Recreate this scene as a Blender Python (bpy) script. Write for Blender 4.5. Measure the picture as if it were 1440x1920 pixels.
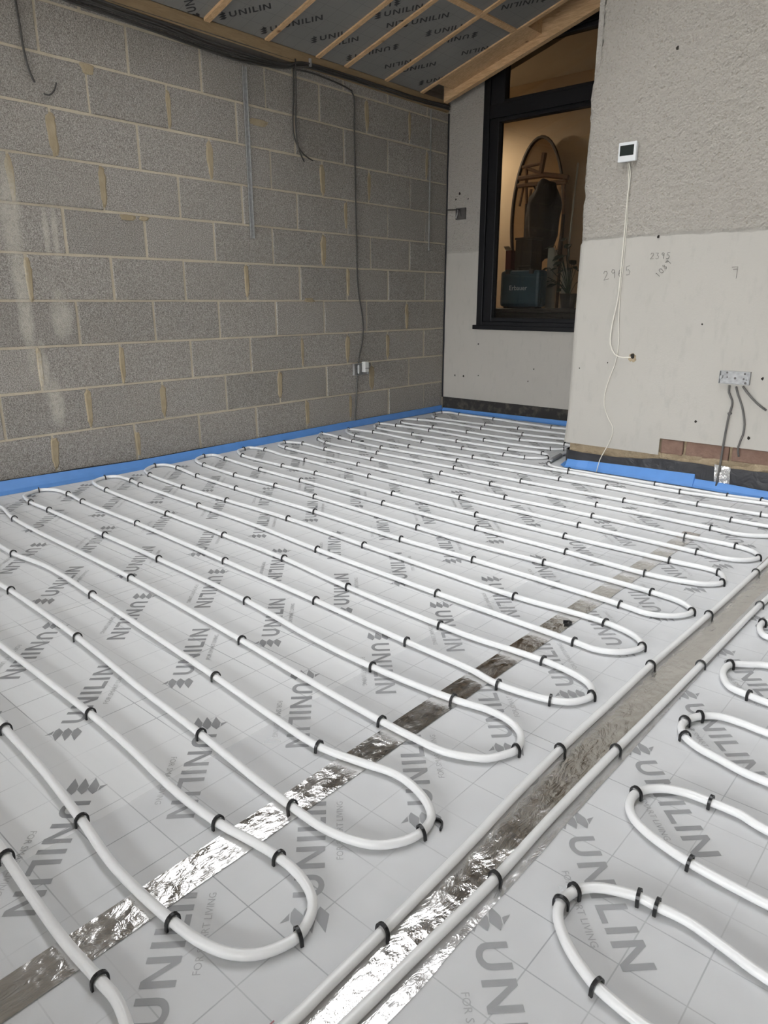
import bpy, bmesh, math, random
from mathutils import Vector, Matrix, noise

for o in list(bpy.data.objects):
    bpy.data.objects.remove(o, do_unlink=True)
random.seed(7)
SC = bpy.context.scene
COL = SC.collection

# ------------------------------------------------------------------ camera
CAM_H = 0.927
cam = bpy.data.objects.new('camera', bpy.data.cameras.new('camera'))
COL.objects.link(cam)
cam.location = (0, 0, CAM_H)
cam.rotation_euler = (math.radians(90 - 16.604), 0, math.radians(41.36))
cam.data.sensor_fit = 'VERTICAL'
cam.data.sensor_height = 36.0
cam.data.lens = 36.0 * 1328.0 / 1920.0
cam.data.clip_start = 0.02
SC.camera = cam

# ------------------------------------------------------------------ sky, daylight, exposure
w = bpy.data.worlds.new('overcast_sky'); SC.world = w; w.use_nodes = True
bg = w.node_tree.nodes['Background']
bg.inputs[0].default_value = (0.97, 0.985, 1.0, 1)
bg.inputs[1].default_value = 13.1
SC.view_settings.view_transform = 'Standard'
SC.view_settings.look = 'None'
SC.view_settings.gamma = 1
SC.view_settings.use_curve_mapping = False
SC.view_settings.exposure = 0.0
try:
    SC.cycles.use_denoising = True
    SC.cycles.max_bounces = 8
    SC.cycles.diffuse_bounces = 4
    SC.cycles.glossy_bounces = 3
    SC.cycles.use_adaptive_sampling = True
    SC.cycles.adaptive_threshold = 0.03
    SC.cycles.transparent_max_bounces = 12
    SC.cycles.sample_clamp_indirect = 6
except Exception:
    pass

# room constants (metres)
XW = -3.75          # inner face of the block wall
YB = 5.037          # inner face of the recessed rendered wall with the window
YP = 3.75           # face of the rendered wall that stands forward
XP = -1.89          # its free edge
SL = 0.2874         # pitch of the roof
ZR = 2.406          # underside of the roof at the block wall
RIDGE = 0.6
XE = 3.3            # far side wall, out of view
YE = -4.2           # garden side, behind the camera
GDX = (-3.2, 2.4)     # garden door opening, behind the camera
SKX = (-3.40, -1.75); SKY = (1.62, 2.66)      # roof window near the block wall
LNX = (-1.60, 0.05); LNY = (1.80, 3.25)       # added rooflight, unseen, with a deep shaft to aim daylight at the floor
def zroof(x, d=0.0):
    return ZR + SL * (min(x, 2 * RIDGE - x) - XW) - d

def portal(name, loc, rot, sx, sy):
    l = bpy.data.lights.new(name, 'AREA'); l.shape = 'RECTANGLE'; l.size = sx; l.size_y = sy
    l.cycles.is_portal = True
    o = bpy.data.objects.new(name, l); COL.objects.link(o); o.location = loc; o.rotation_euler = rot
    return o
skc = (sum(SKX) / 2, sum(SKY) / 2)
portal('roof_window_daylight', (skc[0], skc[1], zroof(skc[0]) + 0.31), (0, -math.atan(SL), 0), SKX[1] - SKX[0], SKY[1] - SKY[0])
lnc = (sum(LNX) / 2, sum(LNY) / 2)
portal('added_rooflight_daylight', (lnc[0], lnc[1], zroof(lnc[0]) + 1.06), (0, -math.atan(SL), 0), LNX[1] - LNX[0], LNY[1] - LNY[0])
portal('garden_opening_daylight', ((GDX[0] + GDX[1]) / 2, YE - 0.05, 1.0), (math.radians(90), 0, math.radians(180)), GDX[1] - GDX[0], 2.1)

# ------------------------------------------------------------------ helpers
def link(o, parent=None):
    COL.objects.link(o)
    if parent is not None: o.parent = parent
    return o
def mesh_obj(name, verts, faces, mat=None, parent=None, smooth=False):
    me = bpy.data.meshes.new(name)
    me.from_pydata([tuple(v) for v in verts], [], faces)
    me.update()
    if smooth:
        me.polygons.foreach_set('use_smooth', [True] * len(me.polygons))
    if mat: me.materials.append(mat)
    return link(bpy.data.objects.new(name, me), parent)
def tag(o, label=None, cat=None, group=None, kind=None):
    if label: o['label'] = label
    if cat: o['category'] = cat
    if group: o['group'] = group
    if kind: o['kind'] = kind
    return o
def empty(name, loc=(0, 0, 0), rz=0):
    o = bpy.data.objects.new(name, None); COL.objects.link(o)
    o.location = loc; o.rotation_euler = (0, 0, rz); o.empty_display_size = 0.05
    return o

class MB:
    """collects shapes into one mesh"""
    def __init__(s): s.v = []; s.f = []
    def add(s, v, f):
        n = len(s.v); s.v += [tuple(p) for p in v]; s.f += [tuple(i + n for i in q) for q in f]; return s
    def box(s, a, b, bev=0.0):
        x0, y0, z0 = a; x1, y1, z1 = b
        if x0 > x1: x0, x1 = x1, x0
        if y0 > y1: y0, y1 = y1, y0
        if z0 > z1: z0, z1 = z1, z0
        if not bev:
            v = [(x, y, z) for z in (z0, z1) for y in (y0, y1) for x in (x0, x1)]
            return s.add(v, [(0, 2, 3, 1), (4, 5, 7, 6), (0, 1, 5, 4), (2, 6, 7, 3), (0, 4, 6, 2), (1, 3, 7, 5)])
        bm = bmesh.new(); bmesh.ops.create_cube(bm, size=1)
        for q in bm.verts:
            q.co = ((x0 + x1) / 2 + q.co.x * (x1 - x0), (y0 + y1) / 2 + q.co.y * (y1 - y0), (z0 + z1) / 2 + q.co.z * (z1 - z0))
        bmesh.ops.bevel(bm, geom=bm.edges[:], offset=bev, segments=2, affect='EDGES', profile=0.5)
        return s.bm(bm)
    def bm(s, bm):
        bm.verts.index_update()
        s.add([q.co[:] for q in bm.verts], [[q.index for q in f.verts] for f in bm.faces]); bm.free(); return s
    def tube(s, pts, r, n=8, cap=True):
        pts = [Vector(p) for p in pts]
        up = Vector((0, 0, 1)); rings = []
        prev = None
        for i, p in enumerate(pts):
            t = (pts[min(i + 1, len(pts) - 1)] - pts[max(i - 1, 0)])
            if t.length < 1e-9: t = Vector((0, 0, 1))
            t.normalize()
            if prev is None:
                a = up if abs(t.z) < 0.9 else Vector((1, 0, 0))
                nrm = (a - t * a.dot(t)).normalized()
            else:
                nrm = (prev - t * prev.dot(t))
                if nrm.length < 1e-6: nrm = t.orthogonal()
                nrm.normalize()
            prev = nrm; b = t.cross(nrm)
            rr = r[i] if isinstance(r, (list, tuple)) else r
            rings.append([p + (nrm * math.cos(a) + b * math.sin(a)) * rr for a in [2 * math.pi * k / n for k in range(n)]])
        v = [q for ring in rings for q in ring]; f = []
        for i in range(len(pts) - 1):
            for k in range(n):
                f.append((i * n + k, i * n + (k + 1) % n, (i + 1) * n + (k + 1) % n, (i + 1) * n + k))
        if cap:
            f.append(tuple(range(n - 1, -1, -1))); m = (len(pts) - 1) * n
            f.append(tuple(range(m, m + n)))
        return s.add(v, f)
    def build(s, name, mat, parent=None, smooth=False):
        return mesh_obj(name, s.v, s.f, mat, parent, smooth)

def smooth_path(pts, step=0.02):
    """centripetal Catmull-Rom through the points"""
    P = [Vector(p) for p in pts]
    P = [P[0] * 2 - P[1]] + P + [P[-1] * 2 - P[-2]]
    out = []
    for i in range(1, len(P) - 2):
        p0, p1, p2, p3 = P[i - 1:i + 3]
        t0 = 0; t1 = t0 + max((p1 - p0).length, 1e-5) ** 0.5; t2 = t1 + max((p2 - p1).length, 1e-5) ** 0.5; t3 = t2 + max((p3 - p2).length, 1e-5) ** 0.5
        n = max(2, min(14, int((p2 - p1).length / step)))
        for k in range(n):
            t = t1 + (t2 - t1) * k / n
            a1 = p0 * ((t1 - t) / (t1 - t0)) + p1 * ((t - t0) / (t1 - t0))
            a2 = p1 * ((t2 - t) / (t2 - t1)) + p2 * ((t - t1) / (t2 - t1))
            a3 = p2 * ((t3 - t) / (t3 - t2)) + p3 * ((t - t2) / (t3 - t2))
            b1 = a1 * ((t2 - t) / (t2 - t0)) + a2 * ((t - t0) / (t2 - t0))
            b2 = a2 * ((t3 - t) / (t3 - t1)) + a3 * ((t - t1) / (t3 - t1))
            out.append(b1 * ((t2 - t) / (t2 - t1)) + b2 * ((t - t1) / (t2 - t1)))
    out.append(P[-2])
    return out

# ------------------------------------------------------------------ materials
class NT:
    def __init__(s, name):
        s.m = bpy.data.materials.new(name); s.m.use_nodes = True
        s.t = s.m.node_tree; s.b = s.t.nodes['Principled BSDF']; s.out = s.t.nodes['Material Output']
        s._pos = None
    def n(s, typ, **kw):
        q = s.t.nodes.new(typ)
        for k, v in kw.items():
            if k.startswith('i_'):
                q.inputs[int(k[2:]) if k[2:].isdigit() else k[2:].replace('_', ' ')].default_value = v
            else: setattr(q, k, v)
        return q
    def l(s, a, b): s.t.links.new(a, b)
    def pos(s):
        if s._pos is None: s._pos = s.n('ShaderNodeNewGeometry').outputs['Position']
        return s._pos
    def noise(s, scale, detail=4, rough=0.55, vec=None, dist=0.0):
        q = s.n('ShaderNodeTexNoise'); q.inputs['Scale'].default_value = scale; q.inputs['Detail'].default_value = detail
        q.inputs['Roughness'].default_value = rough; q.inputs['Distortion'].default_value = dist
        s.l(vec or s.pos(), q.inputs['Vector']); return q.outputs['Fac']
    def vor(s, scale, feature='F1', vec=None):
        q = s.n('ShaderNodeTexVoronoi', feature=feature); q.inputs['Scale'].default_value = scale
        s.l(vec or s.pos(), q.inputs['Vector']); return q.outputs['Distance']
    def ramp(s, fac, stops):
        q = s.n('ShaderNodeValToRGB'); e = q.color_ramp.elements
        while len(e) < len(stops): e.new(0.5)
        for k, (p, c) in enumerate(stops):
            e[k].position = p; e[k].color = (c, c, c, 1) if isinstance(c, (int, float)) else (*c, 1)
        s.l(fac, q.inputs[0]); return q.outputs['Color']
    def mix(s, fac, a, b, mode='MIX'):
        q = s.n('ShaderNodeMix', data_type='RGBA', blend_type=mode)
        for i, val in ((0, fac), (6, a), (7, b)):
            if isinstance(val, (int, float)): q.inputs[i].default_value = val if i == 0 else (val, val, val, 1)
            elif isinstance(val, (tuple, list)): q.inputs[i].default_value = (*val, 1)
            else: s.l(val, q.inputs[i])
        return q.outputs[2]
    def math(s, op, a, b=None, c=None):
        q = s.n('ShaderNodeMath', operation=op)
        for i, val in enumerate((a, b, c)):
            if val is None: continue
            if isinstance(val, (int, float)): q.inputs[i].default_value = val
            else: s.l(val, q.inputs[i])
        return q.outputs[0]
    def sep(s):
        q = s.n('ShaderNodeSeparateXYZ'); s.l(s.pos(), q.inputs[0]); return q.outputs
    def scaled(s, v):
        q = s.n('ShaderNodeMapping'); q.inputs['Scale'].default_value = v; s.l(s.pos(), q.inputs[0]); return q.outputs[0]
    def bump(s, h, strength=0.5, dist=0.005, nrm=None):
        q = s.n('ShaderNodeBump'); q.inputs['Strength'].default_value = strength; q.inputs['Distance'].default_value = dist
        s.l(h, q.inputs['Height'])
        if nrm: s.l(nrm, q.inputs['Normal'])
        s.l(q.outputs[0], s.b.inputs['Normal']); return q.outputs[0]
    def base(s, c, rough=0.7, metal=0.0, spec=0.5):
        if isinstance(c, tuple): s.b.inputs['Base Color'].default_value = (*c, 1)
        else: s.l(c, s.b.inputs['Base Color'])
        if isinstance(rough, (int, float)): s.b.inputs['Roughness'].default_value = rough
        else: s.l(rough, s.b.inputs['Roughness'])
        s.b.inputs['Metallic'].default_value = metal
        s.b.inputs['Specular IOR Level'].default_value = spec
        return s.m
    def rnd(s): return s.n('ShaderNodeObjectInfo').outputs['Random']

def plain(name, c, rough=0.6, metal=0.0, spec=0.5, var=0.06, scale=30):
    q = NT(name); f = q.noise(scale, 3)
    d = tuple(max(0, x * (1 - 2 * var)) for x in c); u = tuple(min(1, x * (1 + 2 * var)) for x in c)
    return q.base(q.mix(f, d, u), rough, metal, spec)

def m_board(name, tint, gridc, rough):
    q = NT(name)
    s = q.sep(); PER = 0.0975
    def lines(co, off):
        a = q.math('FRACT', q.math('DIVIDE', q.math('ADD', co, off), PER))
        d = q.math('ABSOLUTE', q.math('SUBTRACT', a, 0.5))
        return q.math('GREATER_THAN', d, 0.5 - 0.011)
    g = q.math('MAXIMUM', lines(s[0], 0.76), lines(s[1], -0.535))
    g = q.math('MULTIPLY', g, q.ramp(q.noise(3.0, 2), [(0.38, 0.15), (0.62, 1.0)]))
    mott = q.mix(q.noise(2.2, 4), tuple(c * 0.93 for c in tint), tuple(min(1, c * 1.05) for c in tint))
    streak = q.noise(5, 5, vec=q.scaled((1.0, 9.0, 1.0)))
    mott = q.mix(q.math('MULTIPLY', streak, 0.18), mott, tuple(c * 0.72 for c in tint))
    col = q.mix(q.math('MULTIPLY', g, 0.75), mott, gridc)
    q.base(col, rough, 0.0, 0.18)
    h = q.math('ADD', q.math('MULTIPLY', q.noise(7, 3), 1.0), q.math('MULTIPLY', q.noise(60, 2), 0.08))
    q.bump(h, 0.18, 0.01)
    return q.m
M = {}
M['board'] = m_board('foil_faced_board', (0.81, 0.82, 0.83), (0.29, 0.30, 0.32), 0.5)
q = NT('roof_foil_board')
s = q.sep()
def _ln(co, off, per=0.1):
    a = q.math('FRACT', q.math('DIVIDE', q.math('ADD', co, off), per))
    return q.math('GREATER_THAN', q.math('ABSOLUTE', q.math('SUBTRACT', a, 0.5)), 0.488)
g = q.math('MAXIMUM', _ln(s[0], 0.02), _ln(s[1], 0.03))
q.base(q.mix(q.math('MULTIPLY', g, 0.6), q.mix(q.noise(3, 4), (0.215, 0.21, 0.20), (0.29, 0.285, 0.27)), (0.13, 0.13, 0.13)), 0.45, 0.15, 0.5)
M['roofboard'] = q.m
M['print_floor'] = plain('grey_print_ink', (0.30, 0.305, 0.315), 0.45, var=0.1, scale=25)
M['print_small'] = plain('pale_grey_print_ink', (0.45, 0.455, 0.46), 0.45, var=0.08, scale=25)
M['print_roof'] = plain('black_print_ink', (0.025, 0.025, 0.028), 0.5)
# crinkled foil tape
q = NT('crinkled_foil')
n1 = q.noise(24, 5, 0.6, vec=q.scaled((1.6, 0.6, 1)), dist=1.5); n2 = q.vor(45); n3 = q.noise(120, 3)
h = q.math('ADD', q.math('ADD', n1, q.math('MULTIPLY', n2, 0.35)), q.math('MULTIPLY', n3, 0.12))
q.base(q.mix(q.noise(9, 4), (0.74, 0.73, 0.72), (0.90, 0.89, 0.88)), q.ramp(q.noise(14, 4), [(0.35, 0.08), (0.7, 0.24)]), 1.0)
q.bump(h, 0.30, 0.010)
M['foil'] = q.m
# thin polythene film: part clear, part milky, glossy
q = NT('polythene_film')
q.base((0.84, 0.85, 0.87), 0.4, 0.0, 0.25)
q.bump(q.math('ADD', q.noise(5, 5, 0.6, vec=q.scaled((1, 1.7, 1)), dist=0.6), q.math('MULTIPLY', q.noise(30, 3), 0.1)), 0.3, 0.01)
tr = q.n('ShaderNodeBsdfTransparent'); mx = q.n('ShaderNodeMixShader')
q.l(q.ramp(q.noise(4, 3), [(0.3, 0.15), (0.7, 0.28)]), mx.inputs[0])
q.l(tr.outputs[0], mx.inputs[1]); q.l(q.b.outputs[0], mx.inputs[2]); q.l(mx.outputs[0], q.out.inputs[0])
M['film'] = q.m
q = NT('window_glass')
tr = q.n('ShaderNodeBsdfTransparent'); tr.inputs[0].default_value = (0.80, 0.81, 0.80, 1)
gl = q.n('ShaderNodeBsdfGlossy'); gl.inputs['Roughness'].default_value = 0.02
fr = q.n('ShaderNodeFresnel'); fr.inputs[0].default_value = 1.5
mx = q.n('ShaderNodeMixShader'); q.l(fr.outputs[0], mx.inputs[0]); q.l(tr.outputs[0], mx.inputs[1]); q.l(gl.outputs[0], mx.inputs[2]); q.l(mx.outputs[0], q.out.inputs[0])
M['glass'] = q.m
def m_pane(name, t):
    q = NT(name); tr = q.n('ShaderNodeBsdfTransparent'); tr.inputs[0].default_value = (t, t, t, 1)
    q.l(tr.outputs[0], q.out.inputs[0]); return q.m
M['roof_glass'] = m_pane('tinted_roof_glass', 0.66)
M['lantern_glass'] = m_pane('clear_roof_glass', 0.87)
M['door_glass'] = m_pane('garden_door_glass', 0.99)
M['pipe'] = plain('white_pipe_plastic', (0.88, 0.885, 0.89), 0.28, var=0.015)
M['clip'] = plain('black_clip_plastic', (0.012, 0.012, 0.013), 0.35)
# white lime streaks running down the blocks (their own shape, on blocks and mortar alike)
STREAKS = [(1.555, 1.33, .055, .30), (1.565, 0.95, .045, .42), (1.72, 1.27, .022, .13), (1.765, 1.25, .02, .16), (1.745, 0.86, .065, .13), (1.615, 0.60, .035, .16), (1.66, 0.42, .05, .14)]
def lime(q, col):
    s = q.sep(); tot = None
    wob = q.math('MULTIPLY', q.math('SUBTRACT', q.noise(9, 4), 0.5), 1.6)
    for (y, z, a, b) in STREAKS:
        d = q.math('ADD', q.math('POWER', q.math('ABSOLUTE', q.math('DIVIDE', q.math('SUBTRACT', s[1], y), a)), 2.0),
                   q.math('POWER', q.math('ABSOLUTE', q.math('DIVIDE', q.math('SUBTRACT', s[2], z), b)), 2.0))
        mk = q.math('SUBTRACT', 1.0, q.math('ADD', d, wob))
        tot = mk if tot is None else q.math('MAXIMUM', tot, mk)
    f = q.ramp(tot, [(0.0, 0.0), (0.9, 0.75)])
    f = q.math('MULTIPLY', f, q.ramp(q.noise(70, 3), [(0.35, 0.5), (0.6, 1.0)]))
    return q.mix(f, col, (0.56, 0.53, 0.46))
q = NT('aggregate_block')
sp = q.noise(170, 3, 0.7); vp = q.vor(210)
col = q.mix(q.ramp(sp, [(0.33, 0.0), (0.52, 0.5), (0.68, 1.0)]), (0.13, 0.12, 0.11), (0.575, 0.545, 0.505))
col = q.mix(q.ramp(vp, [(0.12, 0.55), (0.3, 0.0)]), col, (0.07, 0.066, 0.06))
col = q.mix(q.math('MULTIPLY', q.noise(5, 3), 0.45), col, (0.30, 0.27, 0.23))
rv = q.math('ADD', 0.92, q.math('MULTIPLY', q.rnd(), 0.16))
hv = q.n('ShaderNodeHueSaturation'); q.l(rv, hv.inputs['Value']); q.l(col, hv.inputs['Color'])
q.base(lime(q, hv.outputs[0]), 0.92, 0, 0.2)
q.bump(q.math('ADD', sp, q.math('MULTIPLY', vp, 0.6)), 0.7, 0.005)
M['block'] = q.m
q = NT('sand_mortar')
col = q.mix(q.noise(14, 4), (0.48, 0.42, 0.325), (0.68, 0.605, 0.48)); col = q.mix(q.math('MULTIPLY', q.noise(150, 2), 0.35), col, (0.22, 0.19, 0.13))
q.base(lime(q, col), 0.95, 0, 0.15); q.bump(q.noise(90, 4), 0.6, 0.004)
M['mortar'] = q.m
q = NT('brown_mortar_smear')
q.base(lime(q, q.mix(q.noise(18, 5), (0.27, 0.215, 0.135), (0.46, 0.385, 0.27))), 0.95, 0, 0.15); q.bump(q.noise(90, 4), 0.6, 0.004)
M['smear'] = q.m
def m_render(name, c, zb, tone=0.6):
    q = NT(name); s = q.sep()
    edge = q.math('ADD', q.math('SUBTRACT', s[2], zb), q.math('MULTIPLY', q.math('SUBTRACT', q.noise(9, 3), 0.5), 0.05))
    msk = q.ramp(edge, [(0.0, 0.0), (0.02, 1.0)])
    n = q.noise(85, 5, 0.66, dist=0.35); v = q.vor(95)
    hgt = q.math('MULTIPLY', q.math('ADD', n, q.math('MULTIPLY', v, 0.5)), q.math('ADD', 0.05, msk))
    fine = q.noise(240, 2)
    base = q.mix(q.noise(2.5, 4), tuple(x * 0.93 for x in c), tuple(min(1, x * 1.05) for x in c))
    base = q.mix(q.math('MULTIPLY', q.ramp(q.noise(30, 4, vec=q.scaled((1, 1, 0.35))), [(0.55, 0.0), (0.75, 0.18)]), 1.0), base, tuple(x * 0.62 for x in c))
    base = q.mix(q.math('MULTIPLY', msk, tone), base, tuple(x * k for x, k in zip(c, (0.88, 0.855, 0.82))))  # self-shadow of the rough coat put into its colour
    pits = q.math('MULTIPLY', q.ramp(n, [(0.33, 0.7), (0.43, 0.0)]), msk)  # dips of the bump noise, with their shade painted darker
    base = q.mix(pits, base, (0.30, 0.265, 0.215))
    q.base(base, 0.93, 0, 0.15)
    q.bump(q.math('ADD', hgt, q.math('MULTIPLY', fine, 0.04)), 0.8, 0.012)
    return q.m
M['render'] = m_render('cream_render', (0.475, 0.455, 0.415), 1.235)
M['render_back'] = m_render('cream_render_recess', (0.48, 0.455, 0.415), 1.30, 0.1)
q = NT('pine_timber')
vv = q.scaled((3, 26, 26)); f = q.noise(3.2, 5, 0.6, vec=vv, dist=1.2)
c = q.mix(q.ramp(f, [(0.3, 0.0), (0.7, 1.0)]), (0.48, 0.30, 0.155), (0.72, 0.49, 0.28))
kn = q.ramp(q.vor(5), [(0.03, 0.8), (0.09, 0.0)])
q.base(q.mix(kn, c, (0.16, 0.07, 0.03)), 0.7, 0, 0.25); q.bump(f, 0.25, 0.003)
M['pine'] = q.m
q = NT('weathered_pine')
f = q.noise(3.2, 5, 0.6, vec=q.scaled((26, 3, 26)), dist=1.0)
q.base(q.mix(f, (0.22, 0.15, 0.085), (0.40, 0.29, 0.17)), 0.8, 0, 0.2)
M['plate'] = q.m
M['frame'] = plain('black_window_frame', (0.009, 0.009, 0.011), 0.5, spec=0.3, var=0.05)
M['blue'] = plain('blue_foam', (0.11, 0.29, 0.68), 0.5, var=0.06, scale=12)
q = NT('black_membrane'); q.base(q.mix(q.noise(12, 4), (0.014, 0.014, 0.016), (0.045, 0.045, 0.05)), 0.42); q.bump(q.noise(14, 4, dist=1.0), 0.6, 0.01); M['membrane'] = q.m
q = NT('tarred_plinth'); q.base(q.mix(q.ramp(q.noise(16, 5), [(0.5, 0.0), (0.75, 0.6)]), (0.028, 0.026, 0.025), (0.16, 0.14, 0.11)), 0.8); q.bump(q.noise(40, 4), 0.5, 0.006); M['tar'] = q.m
q = NT('red_brick'); q.base(q.mix(q.noise(22, 5), (0.16, 0.09, 0.065), (0.29, 0.19, 0.145)), 0.9); q.bump(q.noise(60, 4), 0.6, 0.006); M['brick'] = q.m
q = NT('sandy_rubble'); q.base(q.mix(q.noise(25, 5), (0.24, 0.18, 0.11), (0.47, 0.38, 0.26)), 0.95); q.bump(q.noise(45, 5), 0.9, 0.012); M['rubble'] = q.m
M['cable_grey'] = plain('grey_cable_sheath', (0.105, 0.10, 0.093), 0.5)
M['cable_dark'] = plain('dark_cable_sheath', (0.055, 0.052, 0.048), 0.5)
M['felt'] = plain('brown_grey_felt', (0.10, 0.09, 0.078), 0.9)
M['cable_white'] = plain('white_cable_sheath', (0.74, 0.71, 0.63), 0.45, var=0.02)
q = NT('galvanised_steel'); q.base(q.mix(q.vor(60), (0.30, 0.30, 0.30), (0.46, 0.465, 0.465)), 0.5, 0.35); q.bump(q.noise(40, 3), 0.2, 0.004); M['galv'] = q.m
M['white_abs'] = plain('white_plastic_case', (0.74, 0.76, 0.77), 0.35, var=0.015)
M['screen'] = plain('dark_lcd_screen', (0.018, 0.024, 0.022), 0.22)
M['white_conn'] = plain('white_connector', (0.66, 0.66, 0.64), 0.4, var=0.02)
M['pencil'] = plain('pencil_graphite', (0.16, 0.15, 0.14), 0.8)
M['hole'] = plain('dark_hole', (0.02, 0.016, 0.012), 0.9)
M['chalk'] = plain('red_marker', (0.40, 0.03, 0.05), 0.7)
M['sleeve'] = plain('grey_foam_sleeve', (0.30, 0.30, 0.30), 0.7)
M['white_ceiling'] = plain('white_ceiling_paint', (0.70, 0.68, 0.64), 0.9, var=0.02, scale=3)
M['plaster_in'] = plain('indoor_plaster', (0.62, 0.50, 0.36), 0.85, var=0.03, scale=3)
M['dark_wood'] = plain('dark_furniture_wood', (0.05, 0.035, 0.025), 0.5)
M['brown_wood'] = plain('brown_stained_wood', (0.20, 0.11, 0.055), 0.6)
M['case_blue'] = plain('dark_blue_case_plastic', (0.035, 0.075, 0.10), 0.5)
M['cloth_dark'] = plain('dark_cloth', (0.045, 0.04, 0.04), 0.9)
M['leaf'] = plain('dark_green_leaf', (0.03, 0.05, 0.025), 0.55)
M['red_box'] = plain('dull_red_card', (0.16, 0.035, 0.03), 0.7)
M['pale_card'] = plain('pale_card', (0.42, 0.38, 0.31), 0.8)
q = NT('old_mirror'); q.base((0.50, 0.43, 0.34), 0.16, 1.0); M['mirror'] = q.m
M['outside'] = plain('outdoor_paving', (0.36, 0.35, 0.33), 0.9)
M['slab'] = plain('concrete_slab', (0.30, 0.29, 0.28), 0.9)
M['deck'] = plain('roof_deck_board', (0.34, 0.30, 0.25), 0.85)
M['light_wall'] = plain('pale_side_wall', (0.50, 0.48, 0.44), 0.9)

# ================================================================== THE SETTING
# ---- floor: slab with foil-faced insulation boards lying on it
floor_o = tag(MB().box((XW - 0.1, YE, -0.12), (XE, YB + 0.1, -0.052)).build('floor', M['slab']), kind='structure')

# printed lettering ------------------------------------------------
def glyphs():
    """U N I L I N with three leaves in front; cap height 1, baseline y = 0"""
    polys = []
    st = 0.195
    def Q(*p): polys.append([tuple(a) for a in p])
    for k in range(3):                                   # leaves
        y = -0.16 + k * 0.40
        Q((-1.22, y + 0.10), (-0.86, y + 0.03), (-0.62, y - 0.01), (-0.34, y + 0.28), (-0.52, y + 0.385), (-0.80, y + 0.385))
    Q((-0.76, 1.06), (-0.52, 1.06), (-0.84, 1.34))
    def U(x, w):
        n = 8; r = w / 2; cx = x + r; out = []; inn = []
        for k in range(n + 1):
            a = math.pi + math.pi * k / n
            out.append((cx + r * math.cos(a), r * 0.95 + r * 0.95 * math.sin(a)))
            inn.append((cx + (r - st) * math.cos(a), r * 0.95 + (r * 0.95 - st) * math.sin(a)))
        Q(out[0], inn[0], (x + st, 1), (x, 1)); Q(inn[-1], out[-1], (x + w, 1), (x + w - st, 1))
        for k in range(n): Q(out[k], out[k + 1], inn[k + 1], inn[k])
    def N(x, w):
        Q((x, 0), (x + st, 0), (x + st, 1), (x, 1)); Q((x + w - st, 0), (x + w, 0), (x + w, 1), (x + w - st, 1))
        Q((x + st, 1), (x + st, 0.72), (x + w - st, 0), (x + w - st, 0.28))
    def I(x): Q((x, 0), (x + st, 0), (x + st, 1), (x, 1))
    def L(x, w): I(x); Q((x + st, 0), (x + w, 0), (x + w, st), (x + st, st))
    U(0.0, 0.82); N(1.07, 0.88); I(2.2); L(2.62, 0.62); I(3.38); N(3.80, 0.88)
    return polys
GLY = glyphs()
GLYW = [[(x * 1.12, y) for x, y in p] for p in GLY]
def font_polys(text, size):
    cu = bpy.data.curves.new('t', 'FONT'); cu.body = text; cu.size = size; cu.resolution_u = 2
    o = bpy.data.objects.new('t', cu); COL.objects.link(o)
    dg = bpy.context.evaluated_depsgraph_get(); me = o.evaluated_get(dg).to_mesh()
    res = [[(me.vertices[i].co.x, me.vertices[i].co.y) for i in p.vertices] for p in me.polygons]
    o.evaluated_get(dg).to_mesh_clear(); bpy.data.objects.remove(o); bpy.data.curves.remove(cu)
    return res
SMALL = font_polys('FOR SMART LIVING', 0.34)

def lettering(name, parent, marks, to3d, clip, mat, cap, polys, dx=0.0, dy=0.0):
    """marks: (x, y, dirx, diry, handed); polygons clipped to the board they are printed on"""
    bm = bmesh.new()
    for (x, y, ux, uy, hand) in marks:
        vx, vy = -uy * hand, ux * hand
        for poly in polys:
            vs = []
            for (a, b) in poly:
                a = (a + dx) * cap; b = (b + dy) * cap
                vs.append(bm.verts.new((x + ux * a + vx * b, y + uy * a + vy * b, 0)))
            try: bm.faces.new(vs)
            except ValueError: pass
    x0, x1, y0, y1 = clip
    for co, no in (((x0, 0, 0), (-1, 0, 0)), ((x1, 0, 0), (1, 0, 0)), ((0, y0, 0), (0, -1, 0)), ((0, y1, 0), (0, 1, 0))):
        bmesh.ops.bisect_plane(bm, geom=bm.verts[:] + bm.edges[:] + bm.faces[:], plane_co=co, plane_no=no, clear_outer=True)
    if not bm.faces: bm.free(); return None
    for v in bm.verts: v.co = to3d(v.co.x, v.co.y)
    mb = MB().bm(bm)
    return mb.build(name, mat, parent)

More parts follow.
